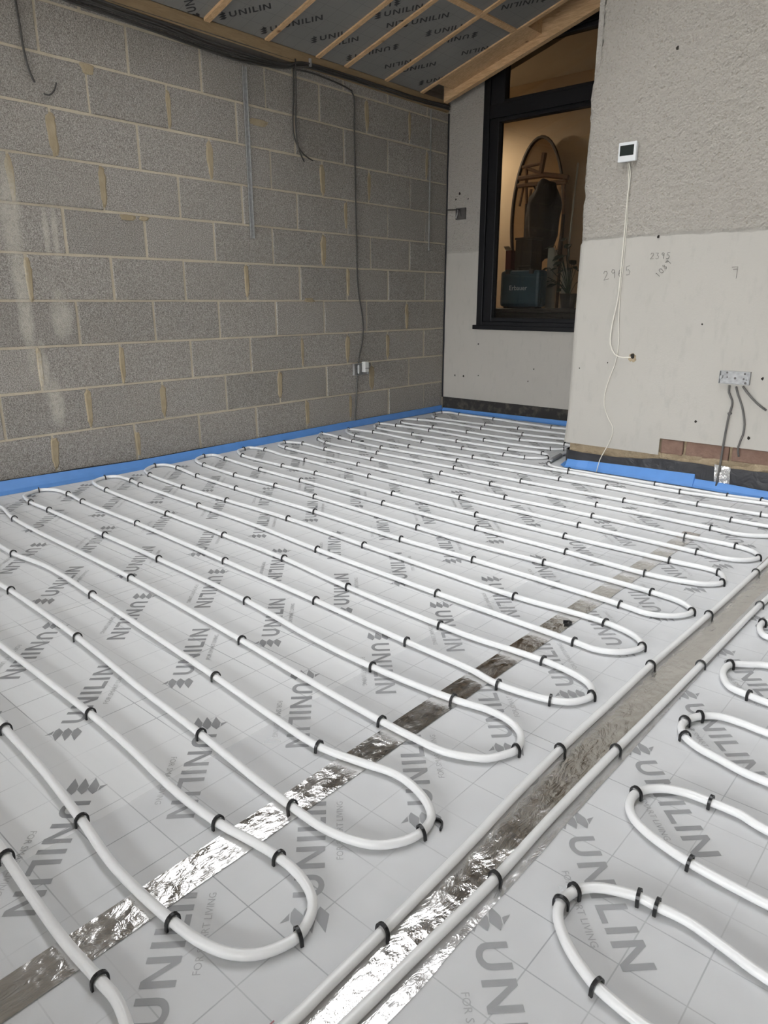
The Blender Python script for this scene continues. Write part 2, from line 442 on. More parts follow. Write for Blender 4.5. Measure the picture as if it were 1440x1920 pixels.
R2 = math.sqrt(0.5)
FP = 0.2925
marks_floor = []
for k in range(-3, 5):
    for j in range(-8, 20):
        y = j * FP
        marks_floor.append((-0.675 - 0.771 * k - 0.026, (0.585 if k < 1 else 0.565) + y + 0.026, -R2, R2, 1))
        marks_floor.append((-0.460 - 0.771 * k + 0.026, (0.760 if k < 1 else 0.792) + y - 0.026, R2, -R2, 1))
def fl3(x, y): return (x, y, 0.0006)
edges_x = [XW + 0.03, -3.29, -2.09, -0.888, -0.515, 0.69, 1.89, XE - 0.02]
edges_y = {0: [YE + .02, -2.35, 0.05, 2.45, 4.85, YB - 0.02], 1: [YE + .02, -1.15, 1.25, 3.65, YB - 0.02]}
for i in range(len(edges_x) - 1):
    ys = edges_y[i % 2]
    x0, x1 = edges_x[i], edges_x[i + 1]
    for j in range(len(ys) - 1):
        y0, y1 = ys[j], ys[j + 1]
        if x0 > XP - 0.1 and y0 >= YP - 0.15: continue
        if x0 > XP - 0.1 and y1 > YP: y1 = YP - 0.02
        b = MB().box((x0 + 0.001, y0 + 0.001, -0.05), (x1 - 0.001, y1 - 0.001, 0.0)).build('insulation_board', M['board'], floor_o)
        mk = [m for m in marks_floor if x0 - 0.4 < m[0] < x1 + 0.4 and y0 - 0.4 < m[1] < y1 + 0.4]
        lettering('printed_lettering', b, mk, fl3, (x0, x1, y0, y1), M['print_floor'], 0.0510, GLYW, 0.0, -0.5)
        lettering('printed_small_lettering', b, mk, fl3, (x0, x1, y0, y1), M['print_small'], 0.0510, SMALL, 1.5, -1.12)
strip = MB().box((-0.5850, -0.35, 0.0004), (-0.5830, 0.44, 0.0010)).build('marker_line', M['chalk'], floor_o)
strip = MB().box((-0.588, 1.18, 0.0004), (-0.5855, 1.34, 0.0010)).build('marker_line', M['chalk'], floor_o)

# ---- block wall
wall_left = tag(MB().box((XW - 0.14, YE, -0.12), (XW - 0.005, YB + 0.1, zroof(XW) - 0.0)).build('wall_left', M['mortar']), kind='structure')
MB().box((XW - 0.02, YE, -0.12), (XW, -0.602, 2.34)).build('block_face', M['block'], wall_left)
PERPS = {-1: [1.829, 2.278, 2.727, 3.179, 3.620, 4.065, 4.537],
    -2: [1.598, 2.048, 2.506, 2.955, 3.402, 3.853, 4.304, 4.764],
    -3: [1.383, 1.835, 2.291, 2.744, 3.187, 3.632, 4.116, 4.571],
    -4: [1.615, 2.087, 2.524, 2.974, 3.423, 3.873, 4.318, 4.775],
    0: [1.603, 2.050, 2.500, 2.952, 3.403, 3.857, 4.309, 4.766],
    1: [1.817, 2.271, 2.728, 3.178, 3.630, 4.110, 4.564],
    2: [1.584, 2.043, 2.506, 2.950, 3.399, 3.867, 4.302, 4.754],
    3: [1.812, 2.275, 2.735, 3.187, 3.635, 4.097, 4.563],
    4: [2.021, 2.475, 2.939, 3.398, 3.845, 4.301, 4.762],
    5: [1.797, 2.258, 2.708, 3.167, 3.622, 4.079, 4.549]}
JZ = [CAM_H + 0.225 * k for k in range(-5, 8)]
def block(y0, y1, z0, z1):
    xf = XW + random.uniform(-0.0025, 0.0025); xb = XW - 0.03
    ph = random.uniform(0, 50); ring = []
    ny = max(2, int((y1 - y0) / 0.075)); nz = 3
    per = [(y0 + (y1 - y0) * i / ny, z0) for i in range(ny)] + [(y1, z0 + (z1 - z0) * i / nz) for i in range(nz)] + \
          [(y1 - (y1 - y0) * i / ny, z1) for i in range(ny)] + [(y0, z1 - (z1 - z0) * i / nz) for i in range(nz)]
    n = len(per); cy, cz = (y0 + y1) / 2, (z0 + z1) / 2
    v = [(xb, y, z) for y, z in per]
    for ins, x in ((0.0, xf - 0.005), (0.0035, xf)):
        for y, z in per:
            dy = 0.0022 * noise.noise(Vector((y * 31, z * 31, ph))); dz = 0.0022 * noise.noise(Vector((y * 31, z * 31, ph + 9)))
            yy = min(max(y, y0 + ins), y1 - ins) + dy; zz = min(max(z, z0 + ins), z1 - ins) + dz
            v.append((x, yy, zz))
    f = []
    for r in range(2):
        for i in range(n): f.append((r * n + i, r * n + (i + 1) % n, (r + 1) * n + (i + 1) % n, (r + 1) * n + i))
    f.append(tuple(range(2 * n, 3 * n)))
    mesh_obj('concrete_block', v, f, M['block'], wall_left)
for k in range(-5, 7):
    z0 = CAM_H + 0.225 * k + 0.0055; z1 = z0 + 0.214
    src = k if k in PERPS else (-3 if k == -5 else 4)
    ys = list(PERPS[src])
    while ys[0] > -0.1: ys.insert(0, ys[0] - 0.4525)
    ys = [-0.6] + ys + [YB - 0.004]
    if k == 6: z1 = min(z1, zroof(XW) - 0.065)
    if k == -5: z0 = -0.05
    for a, b in zip(ys[:-1], ys[1:]):
        g = random.uniform(0.0045, 0.0075)
        if b - a > 0.08: block(a + g, b - g, z0, z1)
# mortar smeared over the perpends
def smear(y, z, w, h):
    n = 26; pts = []
    ph = random.uniform(0, 90); lean = random.uniform(-0.2, 0.25); tp = random.uniform(0.1, 0.32) if h > w else 0.1
    for i in range(n):
        a = 2 * math.pi * i / n
        sx = math.copysign(abs(math.cos(a)) ** 0.7, math.cos(a)); sz = math.copysign(abs(math.sin(a)) ** 0.5, math.sin(a))
        k = 0.92 * (1 + tp * sz) * (1 + 0.38 * noise.noise(Vector((math.cos(a) * 3, math.sin(a) * 3, ph))))
        pts.append((XW - 0.002, y + w / 2 * sx * k - lean * w * sz * 0.4, z + h / 2 * sz * (1 + 0.12 * noise.noise(Vector((ph, a * 2, 1))))))
    inner = [(XW + 0.0035, y + (p[1] - y) * 0.62, z + (p[2] - z) * 0.86) for p in pts]
    v = pts + inner; f = [(i, (i + 1) % n, n + (i + 1) % n, n + i) for i in range(n)] + [tuple(range(n, 2 * n))]
    mesh_obj('mortar_smear', v, f, M['smear'], wall_left)
for (c, w, h) in [((1.811, 1.705), .062, .205), ((2.734, 1.709), .05, .20), ((1.619, 0.151), .05, .17), ((2.103, 0.131), .034, .15), ((1.835, 0.368), .046, .20), ((2.054, 0.585), .038, .20),
                  ((2.287, 0.360), .05, .19), ((2.044, 1.496), .05, .20), ((2.478, 1.930), .038, .18), ((2.032, 2.030), .085, .05), ((1.602, 0.598), .03, .20), ((1.606, 1.026), .04, .21),
                  ((3.187, 0.377), .05, .18), ((3.434, 0.156), .05, .18), ((3.873, 0.158), .04, .17), ((3.853, 0.583), .055, .19), ((3.402, 0.586), .035, .19), ((4.304, 0.581), .045, .19), ((4.115, 0.356), .075, .18),
                  ((3.635, 1.704), .055, .19), ((3.630, 1.259), .06, .20), ((4.097, 1.714), .045, .19), ((4.079, 2.167), .05, .19), ((4.549, 2.175), .035, .19), ((4.762, 1.937), .035, .19),
                  ((4.538, 0.808), .045, .19), ((3.869, 1.053), .035, .19), ((3.851, 1.499), .04, .19), ((1.584, 1.486), .05, .2), ((2.952, 1.046), .04, .19), ((3.481, 0.931), .11, .03), ((3.105, 1.966), .16, .04), ((2.173, 1.356), .10, .03), ((2.268, 1.359), .06, .025)]:
    smear(c[0], c[1], w, h)

# ---- recessed rendered wall with the tall window
wx0, wx1 = -3.419, -2.02
WZ0, WZ1 = 0.725, 2.84
mb = MB()
zt = 3.2
mb.box((XW - 0.02, YB, 0.122), (wx0, YB + 0.16, zt)); mb.box((wx0, YB, 0.122), (XP + 0.02, YB + 0.16, WZ0)); mb.box((wx0, YB, WZ1), (XP + 0.02, YB + 0.16, zt)); mb.box((wx1, YB, WZ0), (XP + 0.02, YB + 0.16, WZ1))
wall_back = tag(mb.build('wall_back', M['render_back']), kind='structure')
MB().box((XW, YB + 0.006, -0.05), (XP + 0.02, YB + 0.16, 0.124)).build('plinth', M['tar'], wall_back)
for c, r in (((-3.660, 1.711), .007), ((-3.540, 1.705), .006), ((-3.622, 0.312), .008), ((-3.532, 0.313), .010), ((-3.381, 0.327), .006), ((-3.392, 0.584), .007), ((-2.861, 0.411), .006), ((-2.907, 0.313), .006), ((-3.625, 1.751), .012)):
    n = 9; v = [(c[0] + r * math.cos(2 * math.pi * i / n) * random.uniform(.6, 1.1), YB - 0.0012, c[1] + r * math.sin(2 * math.pi * i / n) * random.uniform(.7, 1.3)) for i in range(n)]
    mesh_obj('drill_hole', v, [tuple(range(n))], M['hole'], wall_back)
# dark gap / mortar edge where the block wall meets the render
pts = [(XW + 0.004 + 0.004 * noise.noise(Vector((z * 6, 0, 3))), YB - 0.006, z) for z in [0.12 + 0.06 * i for i in range(38)]]
MB().tube(pts, 0.0075, 6).build('corner_joint', M['membrane'], wall_back)

window = empty('window_1', ((wx0 + wx1) / 2, YB, WZ0)); tag(window, kind='structure')
def wpart(name, mb, mat):
    o = mb.build(name, mat); o.parent = window; o.matrix_parent_inverse = Matrix.Translation(-Vector(window.location)); return o
yf = YB - 0.008
GX0 = -3.282; TZ0 = 2.217; TZ1 = 2.365; GZ0 = 0.796
TGX0 = -3.243; TGZ1 = 2.694
for (a, b) in (((wx0, yf, WZ0), (wx0 + 0.055, YB + 0.1, WZ1)), ((wx1 - 0.06, yf, WZ0), (wx1, YB + 0.1, WZ1)),
               ((wx0 + 0.055, yf, WZ0), (wx1 - 0.06, YB + 0.1, WZ0 + 0.04)), ((wx0 + 0.055, yf, TGZ1 + .03), (wx1 - 0.06, YB + 0.1, WZ1)),
               ((wx0 + 0.055, yf, TZ0 + 0.03), (wx1 - 0.06, YB + 0.1, TZ1 - 0.025))):
    wpart('window_frame', MB().box(a, b, 0.004), M['frame'])
for (a, b) in (((wx0 + 0.055, yf + 0.012, WZ0 + 0.04), (GX0, YB + 0.075, TZ0 + 0.03)), ((wx1 - 0.13, yf + 0.012, WZ0 + 0.04), (wx1 - 0.06, YB + 0.075, TZ0 + 0.03)),
               ((GX0, yf + 0.012, TZ0), (wx1 - 0.13, YB + 0.075, TZ0 + 0.03)), ((GX0, yf + 0.012, WZ0 + 0.04), (wx1 - 0.13, YB + 0.075, GZ0)),
               ((wx0 + 0.055, yf + 0.012, TZ1 - 0.025), (TGX0, YB + 0.075, TGZ1 + 0.03)), ((TGX0, yf + 0.012, TZ1 - 0.025), (wx1 - 0.06, YB + 0.075, TZ1)), ((TGX0, yf + 0.012, TGZ1), (wx1 - 0.06, YB + 0.075, TGZ1 + 0.03))):
    wpart('sash', MB().box(a, b, 0.005), M['frame'])
wpart('pane', MB().box((GX0 - 0.005, YB + 0.045, GZ0 - 0.005), (wx1 - 0.125, YB + 0.051, TZ0 + 0.005)), M['glass'])
wpart('pane', MB().box((TGX0 - 0.005, YB + 0.045, TZ1 - 0.005), (wx1 - 0.055, YB + 0.051, TGZ1 + 0.005)), M['glass'])
wpart('window_sill', MB().box((wx0 - 0.018, YB - 0.035, WZ0 - 0.022), (wx1 + 0.01, YB + 0.04, WZ0 + 0.012), 0.004), M['frame'])

# ---- rendered wall that stands forward: rough above, smooth below
def edge_x(z):
    e = XP + 0.008 * noise.noise(Vector((z * 7, 1.3, 0))) + 0.006 * noise.noise(Vector((z * 30, 0.3, 2)))
    if z < 1.22: e = XP - 0.006 + 0.0025 * noise.noise(Vector((z * 7, 1.3, 0)))
    if z < 0.30: e -= 0.012 * (0.30 - z) / 0.16
    t = (z - 1.96) / 0.13
    if t > 0: e += 0.032 * min(1, t) + 0.010 * noise.noise(Vector((z * 22, 5, 0)))
    return e
def lower_z(x):
    return 0.140 + 0.004 * noise.noise(Vector((x * 14, 0, 7))) if x < -1.362 else 0.229 + 0.002 * noise.noise(Vector((x * 10, 0, 7)))
xs = [XP + 0.0125 * i for i in range(0, 125)]
xs += [xs[-1] + 0.12 * i for i in range(1, 31)]
zs = [0.14, 0.16, 0.185, 0.21, 0.229] + [0.26 + 0.08 * i for i in range(12)] + [1.20 + 0.0125 * i for i in range(98)] + [2.45 + 0.1 * i for i in range(1, 10)]
v = []; f = []
NX = len(xs)
for z in zs:
    ex = edge_x(z)
    for i, x in enumerate(xs):
        xx = x if i > 6 else ex + (xs[7] - ex) * i / 7.0
        zz = z
        amp = 0.0055 if z > 1.245 + 0.012 * noise.noise(Vector((x * 8, 0, 1))) else 0.0006
        d = amp * (noise.noise(Vector((xx * 38, 0, zz * 38))) + 0.6 * noise.noise(Vector((xx * 75, 4, zz * 75))))
        if i == 0: d += 0.012
        elif i == 1: d += 0.003
        v.append((xx, YP - 0.002 + max(d, -0.010) - (0.004 if z > 1.245 else 0.0), zz))
for r in range(len(zs) - 1):
    for i in range(NX - 1):
        if xs[i + 1] > -1.350 and zs[r + 1] <= 0.2291: continue
        f.append((r * NX + i, r * NX + i + 1, (r + 1) * NX + i + 1, (r + 1) * NX + i))
face = MB().add(v, f)
# the body behind the coat: return face, top and core
face.box((XP + 0.010, YP + 0.022, 0.233), (XE, YB + 0.3, 3.8))
wall_right = tag(face.build('wall_right', M['render'], smooth=False), kind='structure')
MB().box((XP + 0.03, YP + 0.024, -0.05), (XE, YB + 0.3, 0.234)).build('footing', M['rubble'], wall_right)
# left return render skin under the rough edge
MB().box((XP + 0.002, YP + 0.010, 0.14), (XP + 0.03, YB, 3.4)).build('return_render', M['render_back'], wall_right)
# exposed brick course with rubble bedding below
bx = -1.350
for i in range(9):
    w = 0.118 if i == 0 else 0.215
    h0 = 0.152 + random.uniform(-.004, .004)
    b = MB().box((bx + 0.004, YP + 0.006 + random.uniform(0, .004), h0), (bx + w, YP + 0.10, 0.2265), 0.005).build('brick', M['brick'], wall_right)
    bx += w + 0.010
n = 60; v = []; f = []
for i in range(n):
    x = XP + 0.02 + i * 0.045
    lowcut = 0.118 if x > -1.36 else 0.095
    zt_ = 0.158 if x > -1.36 else 0.150
    for j in range(4):
        z = lowcut - 0.03 + (zt_ - lowcut + 0.03) * j / 3
        v.append((x, YP + 0.008 + 0.012 * noise.noise(Vector((x * 25, z * 40, 0))), z + (0.008 * noise.noise(Vector((x * 17, 3, 0))) if j == 3 else 0)))
for i in range(n - 1):
    for j in range(3): f.append((i * 4 + j, (i + 1) * 4 + j, (i + 1) * 4 + j + 1, i * 4 + j + 1))
mesh_obj('mortar_bed', v, f, M['rubble'], wall_right)
for c, r in (((-1.471, 2.055), .009), ((-1.469, 1.234), .008), ((-0.901, 0.572), .007), ((-1.209, 0.816), .005), ((-1.181, 0.338), .007), ((-1.678, 0.605), .004), ((-1.841, 0.566), .004), ((-0.923, 0.284), .009)):
    n = 9; v = [(c[0] + r * math.cos(2 * math.pi * i / n) * random.uniform(.6, 1.1), YP - 0.0095, c[1] + r * math.sin(2 * math.pi * i / n) * random.uniform(.7, 1.3)) for i in range(n)]
    if c[1] < 1.2: v = [(p[0], YP - 0.0042, p[2]) for p in v]
    mesh_obj('drill_hole', v, [tuple(range(n))], M['hole'], wall_right)
c = (-1.543, 0.648)
for r, sx, m, d in ((0.026, 0.9, 'rubble', 0.0042), (0.014, 0.9, 'hole', 0.0050)):
    n = 14; v = [(c[0] + sx * r * math.cos(2 * math.pi * i / n) * random.uniform(.65, 1.1), YP - d, c[1] + r * math.sin(2 * math.pi * i / n) * random.uniform(.7, 1.25) - (0.01 if m == 'rubble' else 0)) for i in range(n)]
    mesh_obj('broken_hole', v, [tuple(range(n))], M[m], wall_right)
# pencilled figures on the smooth render
DIG = {'0': [[(.5, 0), (.15, .15), (.05, .5), (.2, .9), (.5, 1), (.8, .85), (.9, .5), (.8, .15), (.5, 0)]], '1': [[(.3, .8), (.55, 1), (.5, 0)]],
       '2': [[(.1, .75), (.3, 1), (.7, .95), (.8, .7), (.45, .35), (.05, .02), (.95, .06)]], '3': [[(.1, .95), (.7, .95), (.4, .58), (.8, .45), (.75, .1), (.4, 0), (.1, .12)]],
       '5': [[(.9, 1), (.3, .95), (.2, .55), (.6, .6), (.85, .35), (.65, .03), (.1, .05)]], '6': [[(.8, .95), (.3, .7), (.1, .3), (.3, 0), (.7, .05), (.8, .35), (.5, .5), (.15, .35)]],
       '7': [[(.05, .95), (.9, .97), (.85, .5), (.8, 0)], [(.25, .75), (.85, .78)]], '8': [[(.5, .5), (.2, .75), (.5, 1), (.8, .75), (.5, .5), (.15, .25), (.5, 0), (.85, .25), (.5, .5)]],
       '9': [[(.8, .7), (.5, .55), (.2, .75), (.45, 1), (.8, .9), (.8, .5), (.7, 0)]]}
def pencil(text, a, b, h):
    A = Vector((a[0], 0, a[1])); B_ = Vector((b[0], 0, b[1])); d = B_ - A; L = d.length; d.normalize(); u = Vector((-d.z, 0, d.x))
    st = L / len(text); mb = MB()
    for i, ch in enumerate(text):
        for stroke in DIG[ch]:
            p = [A + d * (st * (i + 0.12 + 0.72 * x)) + u * (h * y) for x, y in stroke]
            mb.tube([(q_.x, YP - 0.0040, q_.z) for q_ in p], 0.0011, 4)
    mb.build('pencil_figures', M['pencil'], wall_right)
pencil('2395', (-1.506, 1.129), (-1.399, 1.128), 0.030)
pencil('2965', (-1.746, 1.030), (-1.588, 1.059), 0.045)
pencil('1087', (-1.452, 1.036), (-1.391, 1.110), 0.026)
pencil('7', (-1.110, 1.027), (-1.067, 1.028), 0.055)

# ---- roof
SEG = []
def roof_box(mb, x0, x1, y0, y1, d0, d1):
    v = [(x, y, zroof(x, d)) for d in (d1, d0) for y in (y0, y1) for x in (x0, x1)]
    mb.add(v, [(0, 2, 3, 1), (4, 5, 7, 6), (0, 1, 5, 4), (2, 6, 7, 3), (0, 4, 6, 2), (1, 3, 7, 5)])
    return mb
mb = MB()
y_all = (YE - 0.2, YB + 0.3)
roof_box(mb, XW - 0.25, SKX[0], *y_all, -0.16, -0.13)
roof_box(mb, SKX[1], LNX[0], *y_all, -0.16, -0.13)
roof_box(mb, LNX[1], RIDGE, *y_all, -0.16, -0.13)
roof_box(mb, LNX[0], LNX[1], y_all[0], LNY[0], -0.16, -0.13)
roof_box(mb, LNX[0], LNX[1], LNY[1], y_all[1], -0.16, -0.13)
roof_box(mb, SKX[0], SKX[1], y_all[0], SKY[0], -0.16, -0.13)
roof_box(mb, SKX[0], SKX[1], SKY[1], y_all[1], -0.16, -0.13)
roof_box(mb, RIDGE, XE + 0.2, *y_all, -0.16, -0.0)
ceiling = tag(mb.build('ceiling', M['deck']), kind='structure')
RAFT = [(2.722, 0.040, 0.016), (3.150, 0.034, 0.010), (3.565, 0.034, 0.010), (3.822, 0.034, 0.010), (4.228, 0.034, 0.010), (4.630, 0.034, 0.010)]
RAFT += [(SKY[0] - 0.045, 0.04, 0.016), (1.17, 0.034, 0.010), (0.77, 0.034, 0.010), (0.37, 0.034, 0.010), (-0.03, 0.034, 0.010), (-0.43, .034, .01), (-0.83, .034, .01), (-1.23, .034, .01)]
RAFT.sort()
for (y, wd, d) in RAFT:
    cut = LNX[0] - 0.02 if LNY[0] - 0.06 < y < LNY[1] + 0.02 else RIDGE
    roof_box(MB(), XW + 0.035, cut, y, y + wd, -0.13, d).build('rafter', M['pine'], ceiling)
# marks on the roof boards, read from below
# (x, y, bay) of the first letter, upright and upside-down rows
R1 = [(-3.631, 2.834, 1), (-3.632, 3.125, 1), (-3.572, 3.173, 2), (-3.568, 3.463, 2), (-3.623, 3.529, 3), (-3.610, 3.815, 3), (-3.195, 3.886, 4), (-3.19, 4.11, 4), (-3.582, 4.264, 5), (-3.605, 4.56, 5), (-3.23, 2.93, 1), (-3.20, 3.30, 2), (-3.22, 3.66, 3)]
R2m = [(-3.44, 3.968, 4), (-3.443, 4.267, 4), (-3.11, 4.375, 5), (-3.095, 4.667, 5), (-3.134, 3.622, 3), (-3.127, 3.923, 3), (-2.664, 4.479, 5), (-2.70, 4.10, 4), (-2.9, 3.4, 2), (-2.9, 3.1, 1)]
BAY = {1: (2.762, 3.150), 2: (3.184, 3.565), 3: (3.599, 3.822), 4: (3.856, 4.228), 5: (4.262, 4.630)}
marks_roof = [(x, y, R2, R2, -1, BAY[k]) for x, y, k in R1] + [(x, y, -R2, -R2, -1, BAY[k]) for x, y, k in R2m] + [(-3.70, 2.640, R2, -R2, -1, (SKY[0], 2.722)), (-3.68, 2.33, R2, -R2, -1, (SKY[0], 2.722))]
def rf3(x, y): return (x, y, zroof(x, 0.0006))
ycuts = [YE - 0.05] + [c for (y, wd, d) in RAFT for c in (y, y + wd)] + [4.66]
for i in range(0, len(ycuts) - 1, 2):
    y0, y1 = ycuts[i], ycuts[i + 1]
    if y1 - y0 < 0.05: continue
    right = LNX[0] - 0.02 if y1 > LNY[0] and y0 < LNY[1] else RIDGE
    if abs(y0 - SKY[0]) < 0.05: spans = [(XW + 0.03, SKX[0]), (SKX[1], right)]
    else: spans = [(XW + 0.03, right)]
    for (x0, x1) in spans:
        b = roof_box(MB(), x0, x1, y0, y1, -0.12, 0.0).build('insulation_board', M['roofboard'], ceiling)
        mk = [m[:5] for m in marks_roof if y0 - 0.02 < (m[5][0] + m[5][1]) / 2 < y1 + 0.02]
        if mk: lettering('printed_lettering', b, mk, rf3, (x0, x1, y0, y1), M['print_roof'], 0.049, GLY, 0.0, -0.5)
# cross batten, wall plate, the trimmer beside the recessed wall with its packing
mb = MB(); roof_box(mb, -2.945, -2.905, 3.86, 4.63, -0.02, 0.008); mb.build('cross_batten', M['pine'], ceiling)
MB().box((XW - 0.10, YE, zroof(XW) - 0.062), (XW + 0.022, YB - 0.03, zroof(XW) + 0.012), 0.004).build('wall_plate', M['plate'], ceiling)
roof_box(MB(), XW + 0.06, XP + 0.3, 4.885, 4.93, -0.20, 0.040).build('trimmer_beam', M['pine'], ceiling)
roof_box(MB(), -3.605, -2.868, 4.664, 4.885, -0.12, -0.012).build('packing_board', M['pine'], ceiling)
roof_box(MB(), XW + 0.02, XP + 0.3, 4.664, 4.884, -0.13, -0.125).build('dark_void_board', M['deck'], ceiling)
MB().box((XW - 0.145, YE - 0.1, zroof(XW) - 0.012), (XW - 0.105, YB + 0.3, zroof(XW) + 0.2)).build('eaves_board', M['deck'], ceiling)
MB().box((XW - 0.22, YB + 0.20, zroof(XW) - 0.05), (XW + 0.05, YB + 0.3, zroof(XW) + 0.2)).build('eaves_board', M['deck'], ceiling)
# roof window lining, out of view above the frame
mb = MB()
for (x0, x1, y0, y1) in ((SKX[0] - 0.02, SKX[0], SKY[0] - .02, SKY[1] + .02), (SKX[1], SKX[1] + 0.02, SKY[0] - .02, SKY[1] + .02), (SKX[0], SKX[1], SKY[0] - 0.02, SKY[0]), (SKX[0], SKX[1], SKY[1], SKY[1] + 0.02)):
    roof_box(mb, x0, x1, y0, y1, -0.40, -0.004)
w2 = tag(mb.build('window_2', M['dark_wood']), kind='structure')
roof_box(MB(), SKX[0], SKX[1], SKY[0], SKY[1], -0.30, -0.295).build('pane', M['roof_glass'], w2)
mb = MB()
for (x0, x1, y0, y1) in ((LNX[0] - 0.02, LNX[0], LNY[0] - .02, LNY[1] + .02), (LNX[1], LNX[1] + 0.02, LNY[0] - .02, LNY[1] + .02), (LNX[0], LNX[1], LNY[0] - 0.02, LNY[0]), (LNX[0], LNX[1], LNY[1], LNY[1] + 0.02)):
    roof_box(mb, x0, x1, y0, y1, -1.10, 0.02)
w3 = tag(mb.build('added_rooflight', M['dark_wood']), kind='structure')  # added rooflight, its shaft deep and dark to spare the upper walls
roof_box(MB(), LNX[0], LNX[1], LNY[0], LNY[1], -1.05, -1.045).build('pane', M['lantern_glass'], w3)

# ---- the sides of the room that are out of view, and an added shading wall
tag(MB().box((XE, YE, -0.12), (XE + 0.1, YP + 0.1, 3.6)).build('wall_side', M['light_wall']), kind='structure')
mb = MB(); mb.box((XW - 0.1, YE - 0.1, -0.12), (GDX[0], YE, 3.9)); mb.box((GDX[1], YE - 0.1, -0.12), (XE + 0.1, YE, 3.9)); mb.box((GDX[0], YE - 0.1, 2.05), (GDX[1], YE, 3.9))
wf = tag(mb.build('wall_front', M['light_wall']), kind='structure')
MB().box((GDX[0], YE - 0.06, 0.0), (GDX[1], YE - 0.055, 2.05)).build('pane', M['door_glass'], wf)
tag(MB().box((-2.9, -0.85, -0.05), (0.55, -0.45, 0.27), 0.006).build('added_shade_wall', M['light_wall']), kind='structure')  # low wall added behind the camera to shade the near floor
tag(MB().box((-60, -80, -0.2), (60, YE - 0.1, -0.1)).build('ground', M['outside']), kind='structure')

# ---- the lived-in room behind the window
IY = 7.6
mb = MB(); mb.box((-6.2, YB + 0.16, -0.1), (-0.6, IY + 0.1, 0.0)); 
tag(mb.build('floor_indoor', M['brown_wood']), kind='structure')
tag(MB().box((-6.2, IY, 0), (-0.6, IY + 0.1, 3.2)).build('wall_indoor', M['plaster_in']), kind='structure')
tag(MB().box((-6.3, YB + 0.16, 0), (-6.2, IY, 3.2)).build('wall_indoor_side', M['plaster_in']), kind='structure')
tag(MB().box((-0.7, YB + 0.3, 0), (-0.6, IY, 3.2)).build('wall_indoor_end', M['plaster_in']), kind='structure')
tag(MB().box((-6.3, YB + 0.16, 3.2), (-0.6, IY + 0.1, 3.3)).build('ceiling_indoor', M['white_ceiling']), kind='structure')
tag(MB().box((-6.3, YB + 0.14, 0), (XW - 0.0, YB + 0.17, 3.2)).build('wall_indoor_back', M['plaster_in']), kind='structure')

